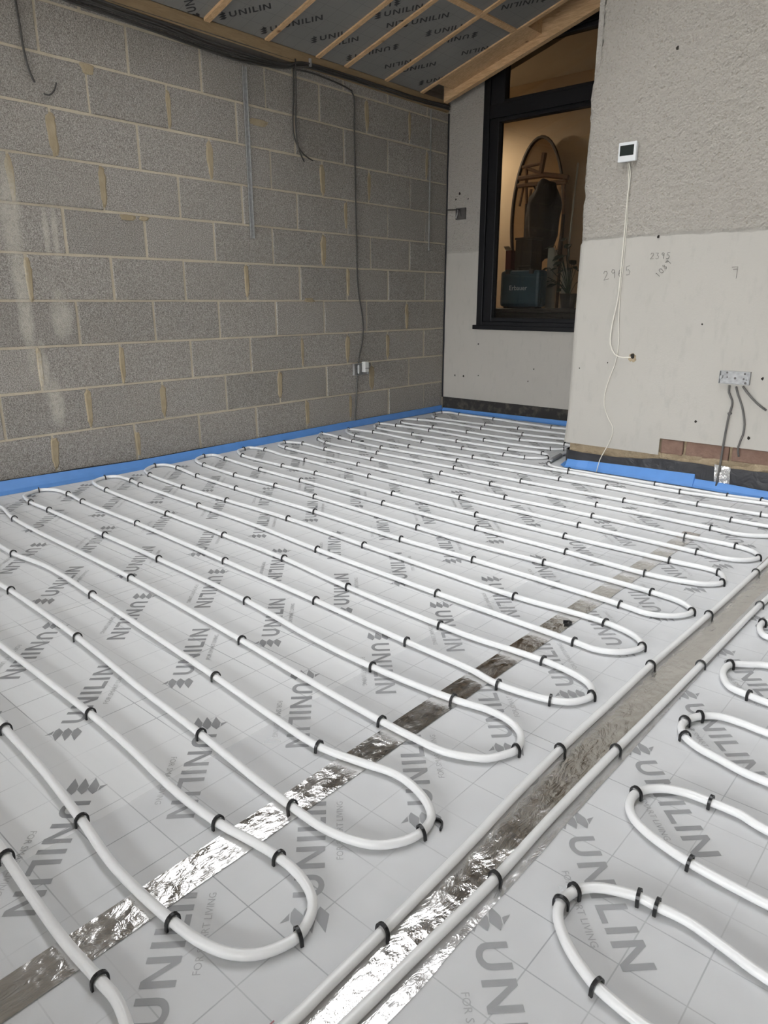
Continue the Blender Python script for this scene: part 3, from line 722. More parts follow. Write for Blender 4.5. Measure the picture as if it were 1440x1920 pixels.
# ================================================================== HEATING PIPES AND CLIPS
ROWS = {0: [(-3.567, 4.661, 0), (-3.637, 4.773, 1), (-3.634, 4.875, 1), (-3.593, 4.911, 0), (-3.460, 4.890, 1), (-3.102, 4.868, 1), (-2.774, 4.829, 0), (-2.555, 4.813, 1), (-2.449, 4.829, 0)],
    1: [(-3.523, 4.625, 0), (-3.486, 4.602, 1), (-3.003, 4.595, 1), (-2.724, 4.618, 1), (-2.354, 4.632, 0)],
    2: [(-3.595, 4.275, 0), (-3.640, 4.376, 0), (-3.545, 4.435, 1), (-3.264, 4.465, 0), (-2.927, 4.430, 1), (-2.567, 4.417, 1), (-2.270, 4.448, 0)],
    3: [(-3.557, 4.250, 1), (-3.431, 4.228, 0), (-3.239, 4.242, 1), (-2.921, 4.234, 1), (-2.477, 4.229, 1), (-2.168, 4.284, 1)],
    4: [(-3.626, 4.013, 0), (-3.654, 4.088, 1), (-3.492, 4.109, 1), (-3.168, 4.105, 1), (-2.655, 4.057, 1), (-2.164, 4.082, 1), (-2.097, 4.134, 1)],
    5: [(-3.534, 3.935, 1), (-3.164, 3.906, 1), (-2.772, 3.902, 1), (-2.365, 3.898, 1), (-2.132, 3.926, 1), (-2.085, 3.904, 0)],
    6: [(-3.610, 3.686, 0), (-3.648, 3.742, 1), (-3.434, 3.783, 1), (-2.940, 3.728, 1), (-2.603, 3.726, 1), (-2.298, 3.737, 1), (-2.156, 3.743, 1), (-2.080, 3.784, 0), (-2.052, 3.838, 1)],
    7: [(-3.540, 3.631, 0), (-3.431, 3.595, 1), (-2.900, 3.543, 1), (-2.396, 3.546, 1), (-1.772, 3.571, 1), (-1.151, 3.549, 1), (-0.761, 3.596, 0)],
    8: [(-3.611, 3.401, 0), (-3.669, 3.489, 1), (-3.469, 3.472, 1), (-3.304, 3.434, 1), (-3.013, 3.397, 1), (-2.412, 3.401, 1), (-1.732, 3.392, 1), (-1.469, 3.396, 1), (-1.009, 3.377, 1), (-0.738, 3.388, 1), (-0.709, 3.388, 0)],
    9: [(-3.537, 3.332, 1), (-3.399, 3.274, 1), (-2.921, 3.253, 1), (-2.312, 3.236, 1), (-1.862, 3.215, 1), (-1.296, 3.211, 1), (-0.815, 3.216, 1), (-0.667, 3.218, 0)],
    10: [(-3.605, 3.043, 0), (-3.626, 3.099, 1), (-3.494, 3.148, 1), (-3.250, 3.119, 1), (-2.823, 3.095, 1), (-2.290, 3.080, 1), (-1.948, 3.059, 1), (-1.359, 3.052, 1), (-0.841, 3.036, 1), (-0.727, 3.026, 0), (-0.633, 3.079, 0)],
    11: [(-3.582, 3.014, 0), (-3.464, 2.977, 1), (-2.784, 2.936, 1), (-2.223, 2.902, 1), (-1.748, 2.879, 1), (-1.294, 2.873, 1), (-0.886, 2.858, 1), (-0.692, 2.861, 1), (-0.625, 2.838, 0)],
    12: [(-3.629, 2.718, 0), (-3.648, 2.775, 1), (-3.660, 2.827, 0), (-3.528, 2.852, 1), (-3.321, 2.821, 0), (-3.101, 2.811, 1), (-2.542, 2.764, 1), (-1.912, 2.732, 1), (-1.276, 2.707, 1), (-0.785, 2.692, 1), (-0.681, 2.689, 0), (-0.631, 2.710, 0), (-0.590, 2.779, 1)],
    13: [(-3.573, 2.679, 0), (-3.491, 2.644, 1), (-3.091, 2.622, 1), (-2.812, 2.621, 1), (-2.209, 2.577, 1), (-1.691, 2.546, 1), (-1.253, 2.535, 1), (-0.829, 2.531, 1), (-0.655, 2.525, 1)],
    14: [(-3.606, 2.386, 0), (-3.658, 2.476, 1), (-3.640, 2.534, 0), (-3.494, 2.518, 1), (-3.114, 2.476, 1), (-2.748, 2.455, 1), (-2.131, 2.413, 1), (-1.581, 2.385, 1), (-1.161, 2.367, 1), (-0.846, 2.344, 1), (-0.675, 2.370, 0), (-0.637, 2.397, 0), (-0.615, 2.435, 1)],
    15: [(-3.545, 2.356, 0), (-3.448, 2.333, 1), (-3.111, 2.299, 1), (-2.770, 2.295, 1), (-2.459, 2.281, 1), (-1.771, 2.227, 1), (-1.495, 2.208, 0), (-1.164, 2.206, 1), (-0.762, 2.195, 1), (-0.653, 2.172, 0)],
    16: [(-3.582, 2.034, 0), (-3.648, 2.132, 1), (-3.618, 2.183, 0), (-3.501, 2.189, 1), (-3.251, 2.151, 1), (-2.873, 2.124, 1), (-2.270, 2.103, 1), (-1.726, 2.065, 1), (-1.374, 2.061, 1), (-0.800, 2.032, 1), (-0.701, 2.023, 0), (-0.634, 2.065, 0), (-0.610, 2.124, 1)],
    17: [(-3.527, 2.008, 0), (-3.468, 1.993, 1), (-3.103, 1.962, 1), (-2.726, 1.956, 1), (-2.280, 1.952, 1), (-1.787, 1.913, 1), (-1.410, 1.888, 0), (-1.081, 1.868, 1), (-0.777, 1.877, 1), (-0.673, 1.847, 0)],
    18: [(-3.559, 1.721, 0), (-3.595, 1.800, 1), (-3.574, 1.850, 0), (-3.422, 1.857, 1), (-3.305, 1.839, 1), (-2.747, 1.813, 1), (-2.306, 1.795, 0), (-1.889, 1.758, 1), (-1.285, 1.723, 1), (-0.788, 1.702, 1), (-0.725, 1.698, 0), (-0.677, 1.718, 0), (-0.649, 1.749, 0), (-0.633, 1.797, 1)],
    19: [(-3.503, 1.694, 0), (-3.339, 1.672, 1), (-2.745, 1.643, 1), (-2.302, 1.627, 1), (-1.908, 1.608, 1), (-1.538, 1.567, 1), (-1.135, 1.539, 1), (-1.029, 1.536, 0), (-0.800, 1.548, 1), (-0.707, 1.537, 0), (-0.651, 1.513, 0)],
    20: [(-3.538, 1.353, 0), (-3.590, 1.444, 1), (-3.546, 1.496, 0), (-3.408, 1.508, 1), (-3.223, 1.489, 1), (-2.713, 1.477, 1), (-2.051, 1.447, 1), (-1.540, 1.420, 1), (-1.140, 1.392, 1), (-0.922, 1.382, 0), (-0.822, 1.365, 1), (-0.690, 1.386, 1), (-0.645, 1.414, 0), (-0.624, 1.470, 1)],
    21: [(-3.486, 1.334, 0), (-3.392, 1.319, 1), (-3.200, 1.319, 1), (-2.666, 1.306, 1), (-2.252, 1.298, 1), (-1.702, 1.273, 1), (-1.337, 1.232, 0), (-1.116, 1.223, 1), (-0.867, 1.235, 1), (-0.772, 1.251, 0), (-0.711, 1.243, 0), (-0.667, 1.213, 0)],
    22: [(-3.423, 1.192, 0), (-3.176, 1.156, 1), (-2.161, 1.132, 1), (-1.494, 1.092, 1), (-1.249, 1.071, 0), (-0.934, 1.052, 1), (-0.836, 1.051, 0), (-0.757, 1.055, 0), (-0.703, 1.078, 0), (-0.676, 1.097, 0), (-0.655, 1.135, 0), (-0.647, 1.159, 1)],
    23: [(-2.850, 0.970, 0), (-2.716, 0.966, 1), (-2.489, 0.989, 0), (-2.119, 0.972, 1), (-1.382, 0.922, 1), (-1.126, 0.900, 0), (-0.972, 0.892, 1), (-0.862, 0.913, 0), (-0.790, 0.930, 0), (-0.732, 0.923, 0), (-0.680, 0.900, 0), (-0.656, 0.877, 0)],
    24: [(-2.439, 0.810, 0), (-2.356, 0.812, 1), (-1.859, 0.795, 1), (-1.465, 0.766, 0), (-1.198, 0.751, 1), (-0.957, 0.732, 0), (-0.871, 0.728, 1), (-0.784, 0.728, 0), (-0.722, 0.742, 0), (-0.684, 0.763, 0), (-0.656, 0.801, 0), (-0.647, 0.838, 1)],
    25: [(-1.979, 0.632, 0), (-1.459, 0.630, 1), (-1.281, 0.623, 0), (-1.061, 0.607, 0), (-0.942, 0.610, 1), (-0.849, 0.623, 0), (-0.794, 0.628, 1), (-0.740, 0.625, 0), (-0.695, 0.611, 0), (-0.670, 0.591, 0)],
    26: [(-1.585, 0.479, 0), (-1.542, 0.475, 1), (-1.337, 0.466, 0), (-1.136, 0.448, 1), (-0.982, 0.431, 0), (-0.816, 0.434, 1), (-0.745, 0.443, 0), (-0.702, 0.459, 0), (-0.675, 0.481, 0), (-0.660, 0.506, 0), (-0.651, 0.545, 1)],
    27: [(-1.175, 0.321, 0), (-1.146, 0.319, 1), (-0.978, 0.310, 0), (-0.887, 0.308, 0), (-0.807, 0.311, 1), (-0.763, 0.312, 0), (-0.720, 0.303, 0)]}
OTHER = {'supply': [(-2.018, 3.942, 0), (-1.990, 3.783, 0), (-1.961, 3.692, 1), (-1.913, 3.642, 0), (-1.854, 3.621, 0), (-1.794, 3.620, 1), (-1.306, 3.621, 1), (-0.950, 3.626, 1), (-0.801, 3.647, 1), (-0.771, 3.636, 0)],
    'B1': [(-0.553, 2.756, 0), (-0.556, 2.611, 1), (-0.564, 2.137, 1), (-0.575, 1.712, 1), (-0.576, 1.468, 0), (-0.578, 1.225, 1), (-0.573, 1.018, 0), (-0.566, 0.870, 0), (-0.561, 0.633, 1), (-0.560, 0.507, 0), (-0.559, 0.466, 0)],
    'B2': [(-0.463, 2.395, 0), (-0.467, 2.314, 1), (-0.477, 1.799, 1), (-0.482, 1.545, 0), (-0.488, 1.299, 1), (-0.491, 1.030, 0), (-0.489, 0.833, 1), (-0.491, 0.762, 0), (-0.497, 0.632, 0), (-0.501, 0.510, 0)],
    'RL0': [(-0.415, 2.200, 0), (-0.425, 2.182, 1), (-0.422, 2.138, 0), (-0.404, 2.100, 0), (-0.388, 2.090, 0)],
    'RL1': [(-0.344, 1.912, 0), (-0.382, 1.886, 0), (-0.419, 1.854, 1), (-0.423, 1.807, 0), (-0.411, 1.769, 0), (-0.384, 1.732, 0), (-0.338, 1.722, 1), (-0.295, 1.716, 0)],
    'RL2': [(-0.262, 1.581, 0), (-0.323, 1.585, 0), (-0.365, 1.579, 0), (-0.398, 1.550, 1), (-0.416, 1.508, 1), (-0.414, 1.477, 0), (-0.395, 1.447, 1), (-0.361, 1.426, 0), (-0.315, 1.414, 0), (-0.264, 1.401, 0), (-0.217, 1.399, 0)],
    'RL3': [(-0.180, 1.252, 0), (-0.233, 1.265, 0), (-0.283, 1.264, 1), (-0.326, 1.260, 0), (-0.361, 1.246, 0), (-0.387, 1.221, 0), (-0.400, 1.195, 1), (-0.398, 1.159, 0), (-0.381, 1.129, 0), (-0.349, 1.107, 0), (-0.303, 1.091, 0), (-0.260, 1.082, 1), (-0.212, 1.077, 0), (-0.136, 1.074, 0)],
    'RL4': [(-0.101, 0.934, 0), (-0.158, 0.946, 0), (-0.222, 0.958, 0), (-0.267, 0.955, 1), (-0.295, 0.954, 1), (-0.331, 0.941, 0), (-0.359, 0.924, 0), (-0.379, 0.896, 1), (-0.384, 0.862, 1), (-0.379, 0.842, 0), (-0.365, 0.821, 0), (-0.335, 0.794, 0), (-0.299, 0.773, 0), (-0.278, 0.764, 1), (-0.243, 0.757, 0), (-0.209, 0.753, 0)]}
ZP = 0.0116; PR = 0.0085
def lift(pts): return [(p[0], p[1], ZP) for p in pts]
def row(k, rev=False):
    r = [p for p in ROWS[k]]
    return lift(r[::-1] if rev else r)
path = lift([(1.6, 3.62), (0.6, 3.62)]) + lift(OTHER['supply'][::-1])[:-1] + lift([(-2.03, 4.02), (-2.035, 4.3), (-2.06, 4.6), (-2.2, 4.80)])
for k in range(28):
    if k == 0: path += row(0, True)
    elif k % 2: path += row(k)
    else: path += row(k, True)
    if k == 1: path += lift([(-2.20, 4.62), (-2.13, 4.54), (-2.18, 4.46)])
    if k == 3: path += lift([(-2.10, 4.25), (-2.085, 4.19)])
    if k == 7: path += lift([(-0.62, 3.59), (-0.56, 3.50), (-0.62, 3.41)])
    if k == 9: path += lift([(-0.60, 3.215), (-0.575, 3.15)])
    if k == 22: path += lift([(-3.58, 1.16), (-3.64, 1.07), (-3.56, 0.985), (-3.2, 0.97)])
    if k == 24: path += lift([(-3.2, 0.815), (-3.58, 0.80), (-3.64, 0.725), (-3.56, 0.645), (-3.0, 0.635)])
    if k == 26: path += lift([(-2.8, 0.48), (-3.55, 0.47), (-3.63, 0.395), (-3.55, 0.32), (-2.5, 0.32)])
path += lift([(-0.69, 0.29), (-0.665, 0.245), (-0.69, 0.19), (-0.80, 0.155), (-2.5, 0.14), (-3.5, 0.14)])
def pipe(name, pts, label, group=None):
    return tag(MB().tube(smooth_path(pts, 0.012), PR, 12).build(name, M['pipe'], smooth=True), label, 'pipe', group)
pipe('heating_pipe', path, 'white underfloor heating pipe winding back and forth between block wall and foil strip')
pipe('heating_pipe', lift([(1.2, 3.25), (-0.30, 3.22), (-0.48, 3.12), (-0.545, 2.95)] + [p[:2] for p in OTHER['B1']] + [(-0.575, 0.2), (-0.57, -0.36)]),
     'long straight white pipe on the left edge of the wide foil strip')
pipe('heating_pipe', lift([(1.2, 3.10), (-0.20, 3.06), (-0.38, 2.95), (-0.445, 2.75)] + [p[:2] for p in OTHER['B2']] + [(-0.515, 0.2), (-0.51, -0.36)]),
     'long straight white pipe on the right side of the wide foil strip')
rp = [(1.3, 2.26), (0.2, 2.26)]
for k in range(5):
    seg = [p[:2] for p in OTHER['RL%d' % k]]
    rp += seg
    e = seg[-1]; nx = OTHER['RL%d' % (k + 1)][0] if k < 4 else (0, e[1] - 0.15)
    rp += [(1.2, e[1] - 0.01), (1.34, (e[1] + nx[1]) / 2), (1.2, nx[1] + 0.01)]
pipe('heating_pipe', lift(rp), 'white heating pipe folded in hairpin loops right of the wide foil strip')
# the grey foam sleeve where the pipe leaves the corner
sl = smooth_path(lift(OTHER['supply'][:3])[:3] + lift([(-2.03, 4.02)])[:0], 0.02)
tag(MB().tube([p + Vector((0, 0, 0.002)) for p in sl[:-3]], 0.0125, 10).build('pipe_sleeve', M['sleeve'], smooth=True), 'short grey foam sleeve on pipe at corner of cream wall', 'pipe sleeve')

def clip_mesh():
    mb = MB(); n = 9; hw = 0.0028
    ri, ro = 0.0100, 0.0134
    prof = []
    for r in (ri, ro):
        ring = [(r * math.cos(a), ZP + r * math.sin(a) * 1.08) for a in [math.pi * k / n for k in range(n + 1)]]
        ring = [(r, 0.0008)] + ring + [(-r, 0.0008)]
        prof.append(ring)
    m = n + 3; v = []
    for x in (-hw, hw):
        for ring in prof: v += [(x, y, z) for y, z in ring]
    f = []
    for k in range(m - 1):
        f += [(k, k + 1, m + k + 1, m + k), (2 * m + k, 3 * m + k, 3 * m + k + 1, 2 * m + k + 1),
              (m + k, m + k + 1, 3 * m + k + 1, 3 * m + k), (k, 2 * m + k, 2 * m + k + 1, k + 1)]
    f += [(0, m, 3 * m, 2 * m), (m - 1, 3 * m - 1, 4 * m - 1, 2 * m - 1)]
    mb.add(v, f)
    return mb
clip_me = None
NTH = ['first', 'second', 'third', 'fourth', 'fifth', 'sixth', 'seventh', 'eighth', 'ninth', 'tenth', 'eleventh', 'twelfth', 'thirteenth', 'fourteenth', 'fifteenth', 'sixteenth', 'seventeenth', 'eighteenth', 'nineteenth', 'twentieth']
def nth(i): return NTH[i] if i < 20 else 'twenty-' + NTH[i - 20]
def put_clip(x, y, ang, label, group, lean=None):
    global clip_me
    if clip_me is None:
        o = clip_mesh().build('pipe_clip', M['clip']); clip_me = o.data
    else:
        o = bpy.data.objects.new('pipe_clip', clip_me); COL.objects.link(o)
    o.location = (x, y, 0.0004)
    o.rotation_euler = (0, random.uniform(-0.10, 0.10) if lean is None else lean, ang + random.uniform(-0.13, 0.13))
    return tag(o, label, 'pipe clip', group)
def clips_on(pts, labeler, group):
    idx = [i for i, p in enumerate(pts) if p[2]]
    for c, i in enumerate(idx):
        a = pts[max(i - 1, 0)]; b = pts[min(i + 1, len(pts) - 1)]; p = pts[i]
        d0 = Vector((p[0] - a[0], p[1] - a[1])); d1 = Vector((b[0] - p[0], b[1] - p[1]))
        w0 = 1 / max(d0.length, 1e-3); w1 = 1 / max(d1.length, 1e-3)
        d = (d0.normalized() * w0 if d0.length > 1e-6 else Vector((0, 0))) + (d1.normalized() * w1 if d1.length > 1e-6 else Vector((0, 0)))
        put_clip(p[0], p[1], math.atan2(d.y, d.x), labeler(c, len(idx)), group)
for k in range(28):
    clips_on(ROWS[k], lambda c, n, k=k: 'black pipe clip, %s from left on the %s pipe run from the back wall' % (nth(c), nth(k)), 'black clips on the winding pipe')
clips_on(OTHER['supply'], lambda c, n: 'black clip, %s from left on the pipe hugging the cream wall foot' % nth(c), 'black clips on the pipe by the cream wall')
clips_on(OTHER['B1'][::-1], lambda c, n: 'black clip, %s from camera on the long pipe left of wide foil strip' % nth(c), 'black clips on the long left pipe')
clips_on(OTHER['B2'][::-1], lambda c, n: 'black clip, %s from camera on the long pipe right of wide foil strip' % nth(c), 'black clips on the long right pipe')
for k in range(5):
    clips_on(OTHER['RL%d' % k], lambda c, n, k=k: 'black clip, %s along the %s hairpin loop from camera at the right' % (nth(c), nth(4 - k)), 'black clips on the hairpin loops')
# clips lying loose on the floor
def loose(p, rz, label):
    o = bpy.data.objects.new('pipe_clip', clip_me); COL.objects.link(o)
    o.location = (p[0], p[1], 0.0042); o.rotation_euler = (0, math.radians(88), rz); tag(o, label, 'pipe clip', 'loose clips lying on the floor')
loose((-0.876, 1.807), 0.6, 'loose black clip lying on the narrow foil tape strip')
loose((-0.641, 0.866), 1.9, 'loose black clip end beside the rounded bend left of the wide foil strip')
loose((-3.467, 3.448), 1.0, 'loose black clip on the boards between bends, nearer the block wall corner')
loose((-3.294, 3.497), 0.3, 'loose black clip on the boards beside the eighth pipe run')

# ================================================================== FLOOR TAPE AND FILM
def ribbon(name, x0, x1, y0, y1, z, mat, nx, ny, amp, label, cat, ex=0.002, sc=14):
    v = []; f = []
    for j in range(ny + 1):
        y = y0 + (y1 - y0) * j / ny
        for i in range(nx + 1):
            t = i / nx
            e = ex * noise.noise(Vector((y * 9, 3 + (i > 0), 0)))
            x = x0 + (x1 - x0) * t + (e if i in (0, nx) else 0)
            v.append((x, y, z + amp * (0.5 + 0.5 * noise.noise(Vector((x * sc, y * sc, z * 50))))))
    for j in range(ny):
        for i in range(nx):
            a = j * (nx + 1) + i; f.append((a, a + 1, a + nx + 2, a + nx + 1))
    return tag(mesh_obj(name, v, f, mat, smooth=True), label, cat)
ribbon('foil_tape', -0.921, -0.853, -0.36, 2.95, 0.0017, M['foil'], 8, 330, 0.0009, 'narrow crinkled silver foil tape running under the pipe bends', 'foil tape', 0.0015)
ribbon('foil_tape', -0.573, -0.466, -0.36, 3.0, 0.0009, M['foil'], 12, 330, 0.0010, 'wide crinkled silver foil strip between the two long straight pipes', 'foil tape', 0.003)
ribbon('polythene_sheet', -1.128, -0.566, -0.36, 3.55, 0.0009, M['film'], 30, 200, 0.0005, 'thin cloudy polythene film over boards left of the wide foil strip', 'plastic film', 0.004, 6)
ribbon('polythene_sheet', -0.494, 1.9, -0.36, 3.45, 0.0020, M['film'], 60, 160, 0.0007, 'thin cloudy polythene film over boards right of the wide foil strip', 'plastic film', 0.008, 6)

# ================================================================== EDGE STRIPS AND MEMBRANES
def upright(name, base, top, mat, label, cat, thick=0.006, rows=5, bulge=0.0):
    """strip from a base polyline on the floor to a top polyline, given as same-length lists of 3-D points"""
    v = []; f = []; n = len(base)
    for side in (0, 1):
        for i in range(n):
            b = Vector(base[i]); t = Vector(top[i])
            a_ = Vector(base[max(i - 1, 0)]); c_ = Vector(base[min(i + 1, n - 1)])
            tg = (c_ - a_); nrm = Vector((tg.y, -tg.x, 0)).normalized()
            for j in range(rows):
                s_ = j / (rows - 1)
                p = b.lerp(t, s_) ; flat = b.lerp(t, s_ ** 0.6); p.x = flat.x; p.y = flat.y
                p = p + nrm * (0.0015 * noise.noise(Vector((p.x * 9, p.y * 9, s_ * 2))))
                p = p - nrm * (thick * side)
                v.append(p)
    R = rows
    for side in (0, 1):
        o = side * n * R
        for i in range(n - 1):
            for j in range(R - 1):
                q = (o + i * R + j, o + (i + 1) * R + j, o + (i + 1) * R + j + 1, o + i * R + j + 1)
                f.append(q if side == 0 else q[::-1])
    for i in range(n - 1):
        f.append((i * R + R - 1, (i + 1) * R + R - 1, n * R + (i + 1) * R + R - 1, n * R + i * R + R - 1))
    for i in (0, n - 1):
        for j in range(R - 1):
            f.append((i * R + j, i * R + j + 1, n * R + i * R + j + 1, n * R + i * R + j))
    return tag(mesh_obj(name, v, f, mat, smooth=False), label, cat)
def interp(tab, t):
    if t <= tab[0][0]: return tab[0][1]
    for (a, va), (b, vb) in zip(tab[:-1], tab[1:]):
        if t <= b: return va + (vb - va) * (t - a) / (b - a)
    return tab[-1][1]
ys = [-0.6 + i * 0.11 for i in range(61)]
ys = [y for y in ys if y < YB - 0.03] + [YB - 0.022]
xb = [(0.0, -3.655), (1.3, -3.655), (1.75, -3.635), (2.2, -3.655), (2.9, -3.70), (3.7, -3.722), (5.0, -3.728)]
zt_l = [(0.0, 0.058), (1.33, 0.055), (1.7, 0.048), (2.1, 0.037), (2.9, 0.040), (3.8, 0.045), (5.0, 0.046)]
upright('edge_strip', [(interp(xb, y), y, 0.001) for y in ys], [(XW + 0.010 + 0.25 * (interp(xb, y) - XW - 0.02), y, interp(zt_l, y) + 0.003) for y in ys][:],
        M['blue'], 'blue foam edge strip along the foot of the block wall', 'edge strip')
upright('damp_membrane', [(XW + 0.0095, y, 0.001) for y in ys], [(XW + 0.0095, y, interp(zt_l, y) + 0.004 + 0.006 * noise.noise(Vector((y * 3, 0, 9)))) for y in ys], M['membrane'],
        'black membrane edge showing above the blue strip on the block wall', 'membrane', 0.002)
xs_ = [XW + 0.02 + i * 0.06 for i in range(31)]; xs_ = [x for x in xs_ if x < XP - 0.03] + [XP - 0.015]
upright('edge_strip', [(x, YB - 0.030 - 0.012 * (x - XW) / 1.8, 0.001) for x in xs_], [(x, YB - 0.012, 0.028 + 0.012 * (x - XW) / 1.8) for x in xs_], M['blue'],
        'blue foam edge strip below the tall black window', 'edge strip', -0.006)
# round the corner of the forward wall
base = []; top = []; mt = []; mbz = []
for t in [i / 10 for i in range(11)]:
    a = math.pi - t * math.pi / 2
    pass
cor = [(XP - 0.045, 4.6), (XP - 0.045, 4.2), (XP - 0.046, 3.95), (XP - 0.040, 3.83), (XP - 0.018, 3.755), (XP + 0.025, 3.715), (XP + 0.09, 3.71)]
run = [(x, 3.722 + 0.006 * noise.noise(Vector((x * 4, 0, 2)))) for x in [-1.74 + 0.06 * i for i in range(10)]]
run2 = [(-1.150, 3.722), (-1.147, 3.722)] + [(x, 3.716 + 0.010 * noise.noise(Vector((x * 4, 0, 2)))) for x in [-1.10 + 0.08 * i for i in range(50)] if x < XE - 0.1]
line = cor + run + run2
def ztop(x, y):
    if x < -1.149: return interp([(-1.95, 0.042), (-1.86, 0.047), (-1.45, 0.060), (-1.15, 0.067)], x)
    return interp([(-1.148, 0.043), (-1.0, 0.044), (-0.8, 0.038), (0.5, 0.04)], x)
base = [(x, y - (0.012 if y < 3.8 else 0), 0.004) for x, y in line]
top = [(x + (0.028 if x < XP else 0.0), (y + 0.022) if x > XP - 0.03 else y, ztop(x, y)) for x, y in line]
upright('edge_strip', base, top, M['blue'], 'blue foam edge strip wrapped round the foot of the cream wall corner', 'edge strip', -0.004)
mline = [(XP - 0.012, 4.5), (XP - 0.012, 4.1), (XP - 0.012, 3.86), (XP - 0.004, 3.775), (XP + 0.02, 3.748)] + [(XP + 0.06 + 0.05 * i, 3.746 + 0.003 * noise.noise(Vector((i * .7, 0, 4)))) for i in range(100) if XP + 0.06 + 0.05 * i < XE - 0.1]
def mtop(x):
    return interp([(-1.92, 0.102), (-1.80, 0.094), (-1.6, 0.095), (-1.45, 0.104), (-1.35, 0.122), (-1.2, 0.124), (-1.0, 0.120), (-0.8, 0.128)], x) + 0.004 * noise.noise(Vector((x * 11, 0, 5)))
upright('damp_membrane', [(x, y, 0.0) for x, y in mline], [(x, y, mtop(x)) for x, y in mline], M['membrane'],
        'black plastic membrane behind the blue strip on the cream wall', 'membrane', -0.003)
a = (-1.061, 0.133); b = (-0.984, 0.128); c = (-1.051, 0.037); d = (-0.978, 0.044)
n = 6; v = []; f = []
for i in range(n + 1):
    for j in range(n + 1):
        s_, t_ = i / n, j / n
        x = (a[0] * (1 - s_) + b[0] * s_) * t_ + (c[0] * (1 - s_) + d[0] * s_) * (1 - t_)
        z = (a[1] * (1 - s_) + b[1] * s_) * t_ + (c[1] * (1 - s_) + d[1] * s_) * (1 - t_) - 0.02 * (1 - t_)
        v.append((x, YP - 0.010 + 0.003 * noise.noise(Vector((x * 60, 0, z * 60))), z))
for i in range(n):
    for j in range(n): k = i * (n + 1) + j; f.append((k, k + n + 1, k + n + 2, k + 1))
tag(mesh_obj('foil_patch', v, f, M['foil']), 'small crinkled foil patch taped to black membrane on cream wall', 'foil tape')

# ================================================================== THINGS ON THE WALLS
def cable(name, pts, r, mat, label, cat='cable', group=None, step=0.03):
    return tag(MB().tube(smooth_path(pts, step), r, 8).build(name, M[mat], smooth=True), label, cat, group)
def onP(pts, off): return [(p[0], YP - off, p[1]) for p in pts]
def onW(pts, off): return [(XW + off, p[0], p[1]) for p in pts]

# thermostat
A = (-1.716, 1.684); Bq = (-1.606, 1.584)
t = empty('thermostat', ((A[0] + Bq[0]) / 2, YP, A[1] - 0.09)); tag(t, 'white square room thermostat with dark screen on cream wall', 'thermostat')
tx0, tx1, tz0, tz1 = A[0] + 0.012, A[0] + 0.104, A[1] - 0.093, A[1] - 0.004
def tpart(par, name, mb, mat, smooth=False):
    o = mb.build(name, mat); o.parent = par
    inv = Matrix.Translation(-Vector(par.location)) if par.type == 'EMPTY' else Matrix.Identity(4)
    o.matrix_parent_inverse = inv
    if par.type != 'EMPTY': o.matrix_parent_inverse = par.matrix_parent_inverse.copy() if False else Matrix.Identity(4)
    return o
body = tpart(t, 'case', MB().box((tx0 + .004, YP - 0.030, tz0 + .004), (tx1 - .004, YP - 0.006, tz1 - .004), 0.003), M['white_abs'])
tpart(t, 'front_plate', MB().box((tx0, YP - 0.042, tz0), (tx1, YP - 0.028, tz1), 0.003), M['white_abs'])
tpart(t, 'screen', MB().box((tx0 + .009, YP - 0.0428, tz0 + .028), (tx1 - .012, YP - 0.0415, tz1 - .014), 0.0004), M['screen'])
c1 = [(-1.650, 1.579), (-1.643, 1.541), (-1.646, 1.405), (-1.645, 1.253), (-1.646, 1.071), (-1.648, 0.938), (-1.667, 0.801), (-1.667, 0.704), (-1.637, 0.652), (-1.591, 0.637), (-1.536, 0.643)]
p1 = onP(c1, 0.0155); p1[0] = (p1[0][0] - 0.002, YP - 0.022, p1[0][2] + 0.008); p1[-1] = (p1[-1][0], YP + 0.004, p1[-1][2])
cable('thermostat_cable', p1, 0.0034, 'cable_white', 'white cable looping from the thermostat into a broken hole in cream wall')
c2 = [(-1.655, 1.577), (-1.651, 1.505), (-1.641, 1.304), (-1.640, 1.097), (-1.642, 0.938), (-1.634, 0.802), (-1.625, 0.706), (-1.633, 0.607), (-1.656, 0.534), (-1.676, 0.446), (-1.675, 0.373), (-1.643, 0.302), (-1.615, 0.261), (-1.613, 0.217), (-1.630, 0.164), (-1.656, 0.075), (-1.662, -0.000)]
p2 = onP(c2, 0.0075); p2[0] = (p2[0][0] - 0.006, YP - 0.012, p2[0][2] + 0.008)
p2[-2] = (p2[-2][0], YP - 0.045, p2[-2][2] - 0.0); p2[-1] = (p2[-1][0] - 0.0, YP - 0.062, 0.006)
cable('sensor_cable', p2, 0.0024, 'cable_white', 'thin white sensor cable hanging from the thermostat down to the floor')

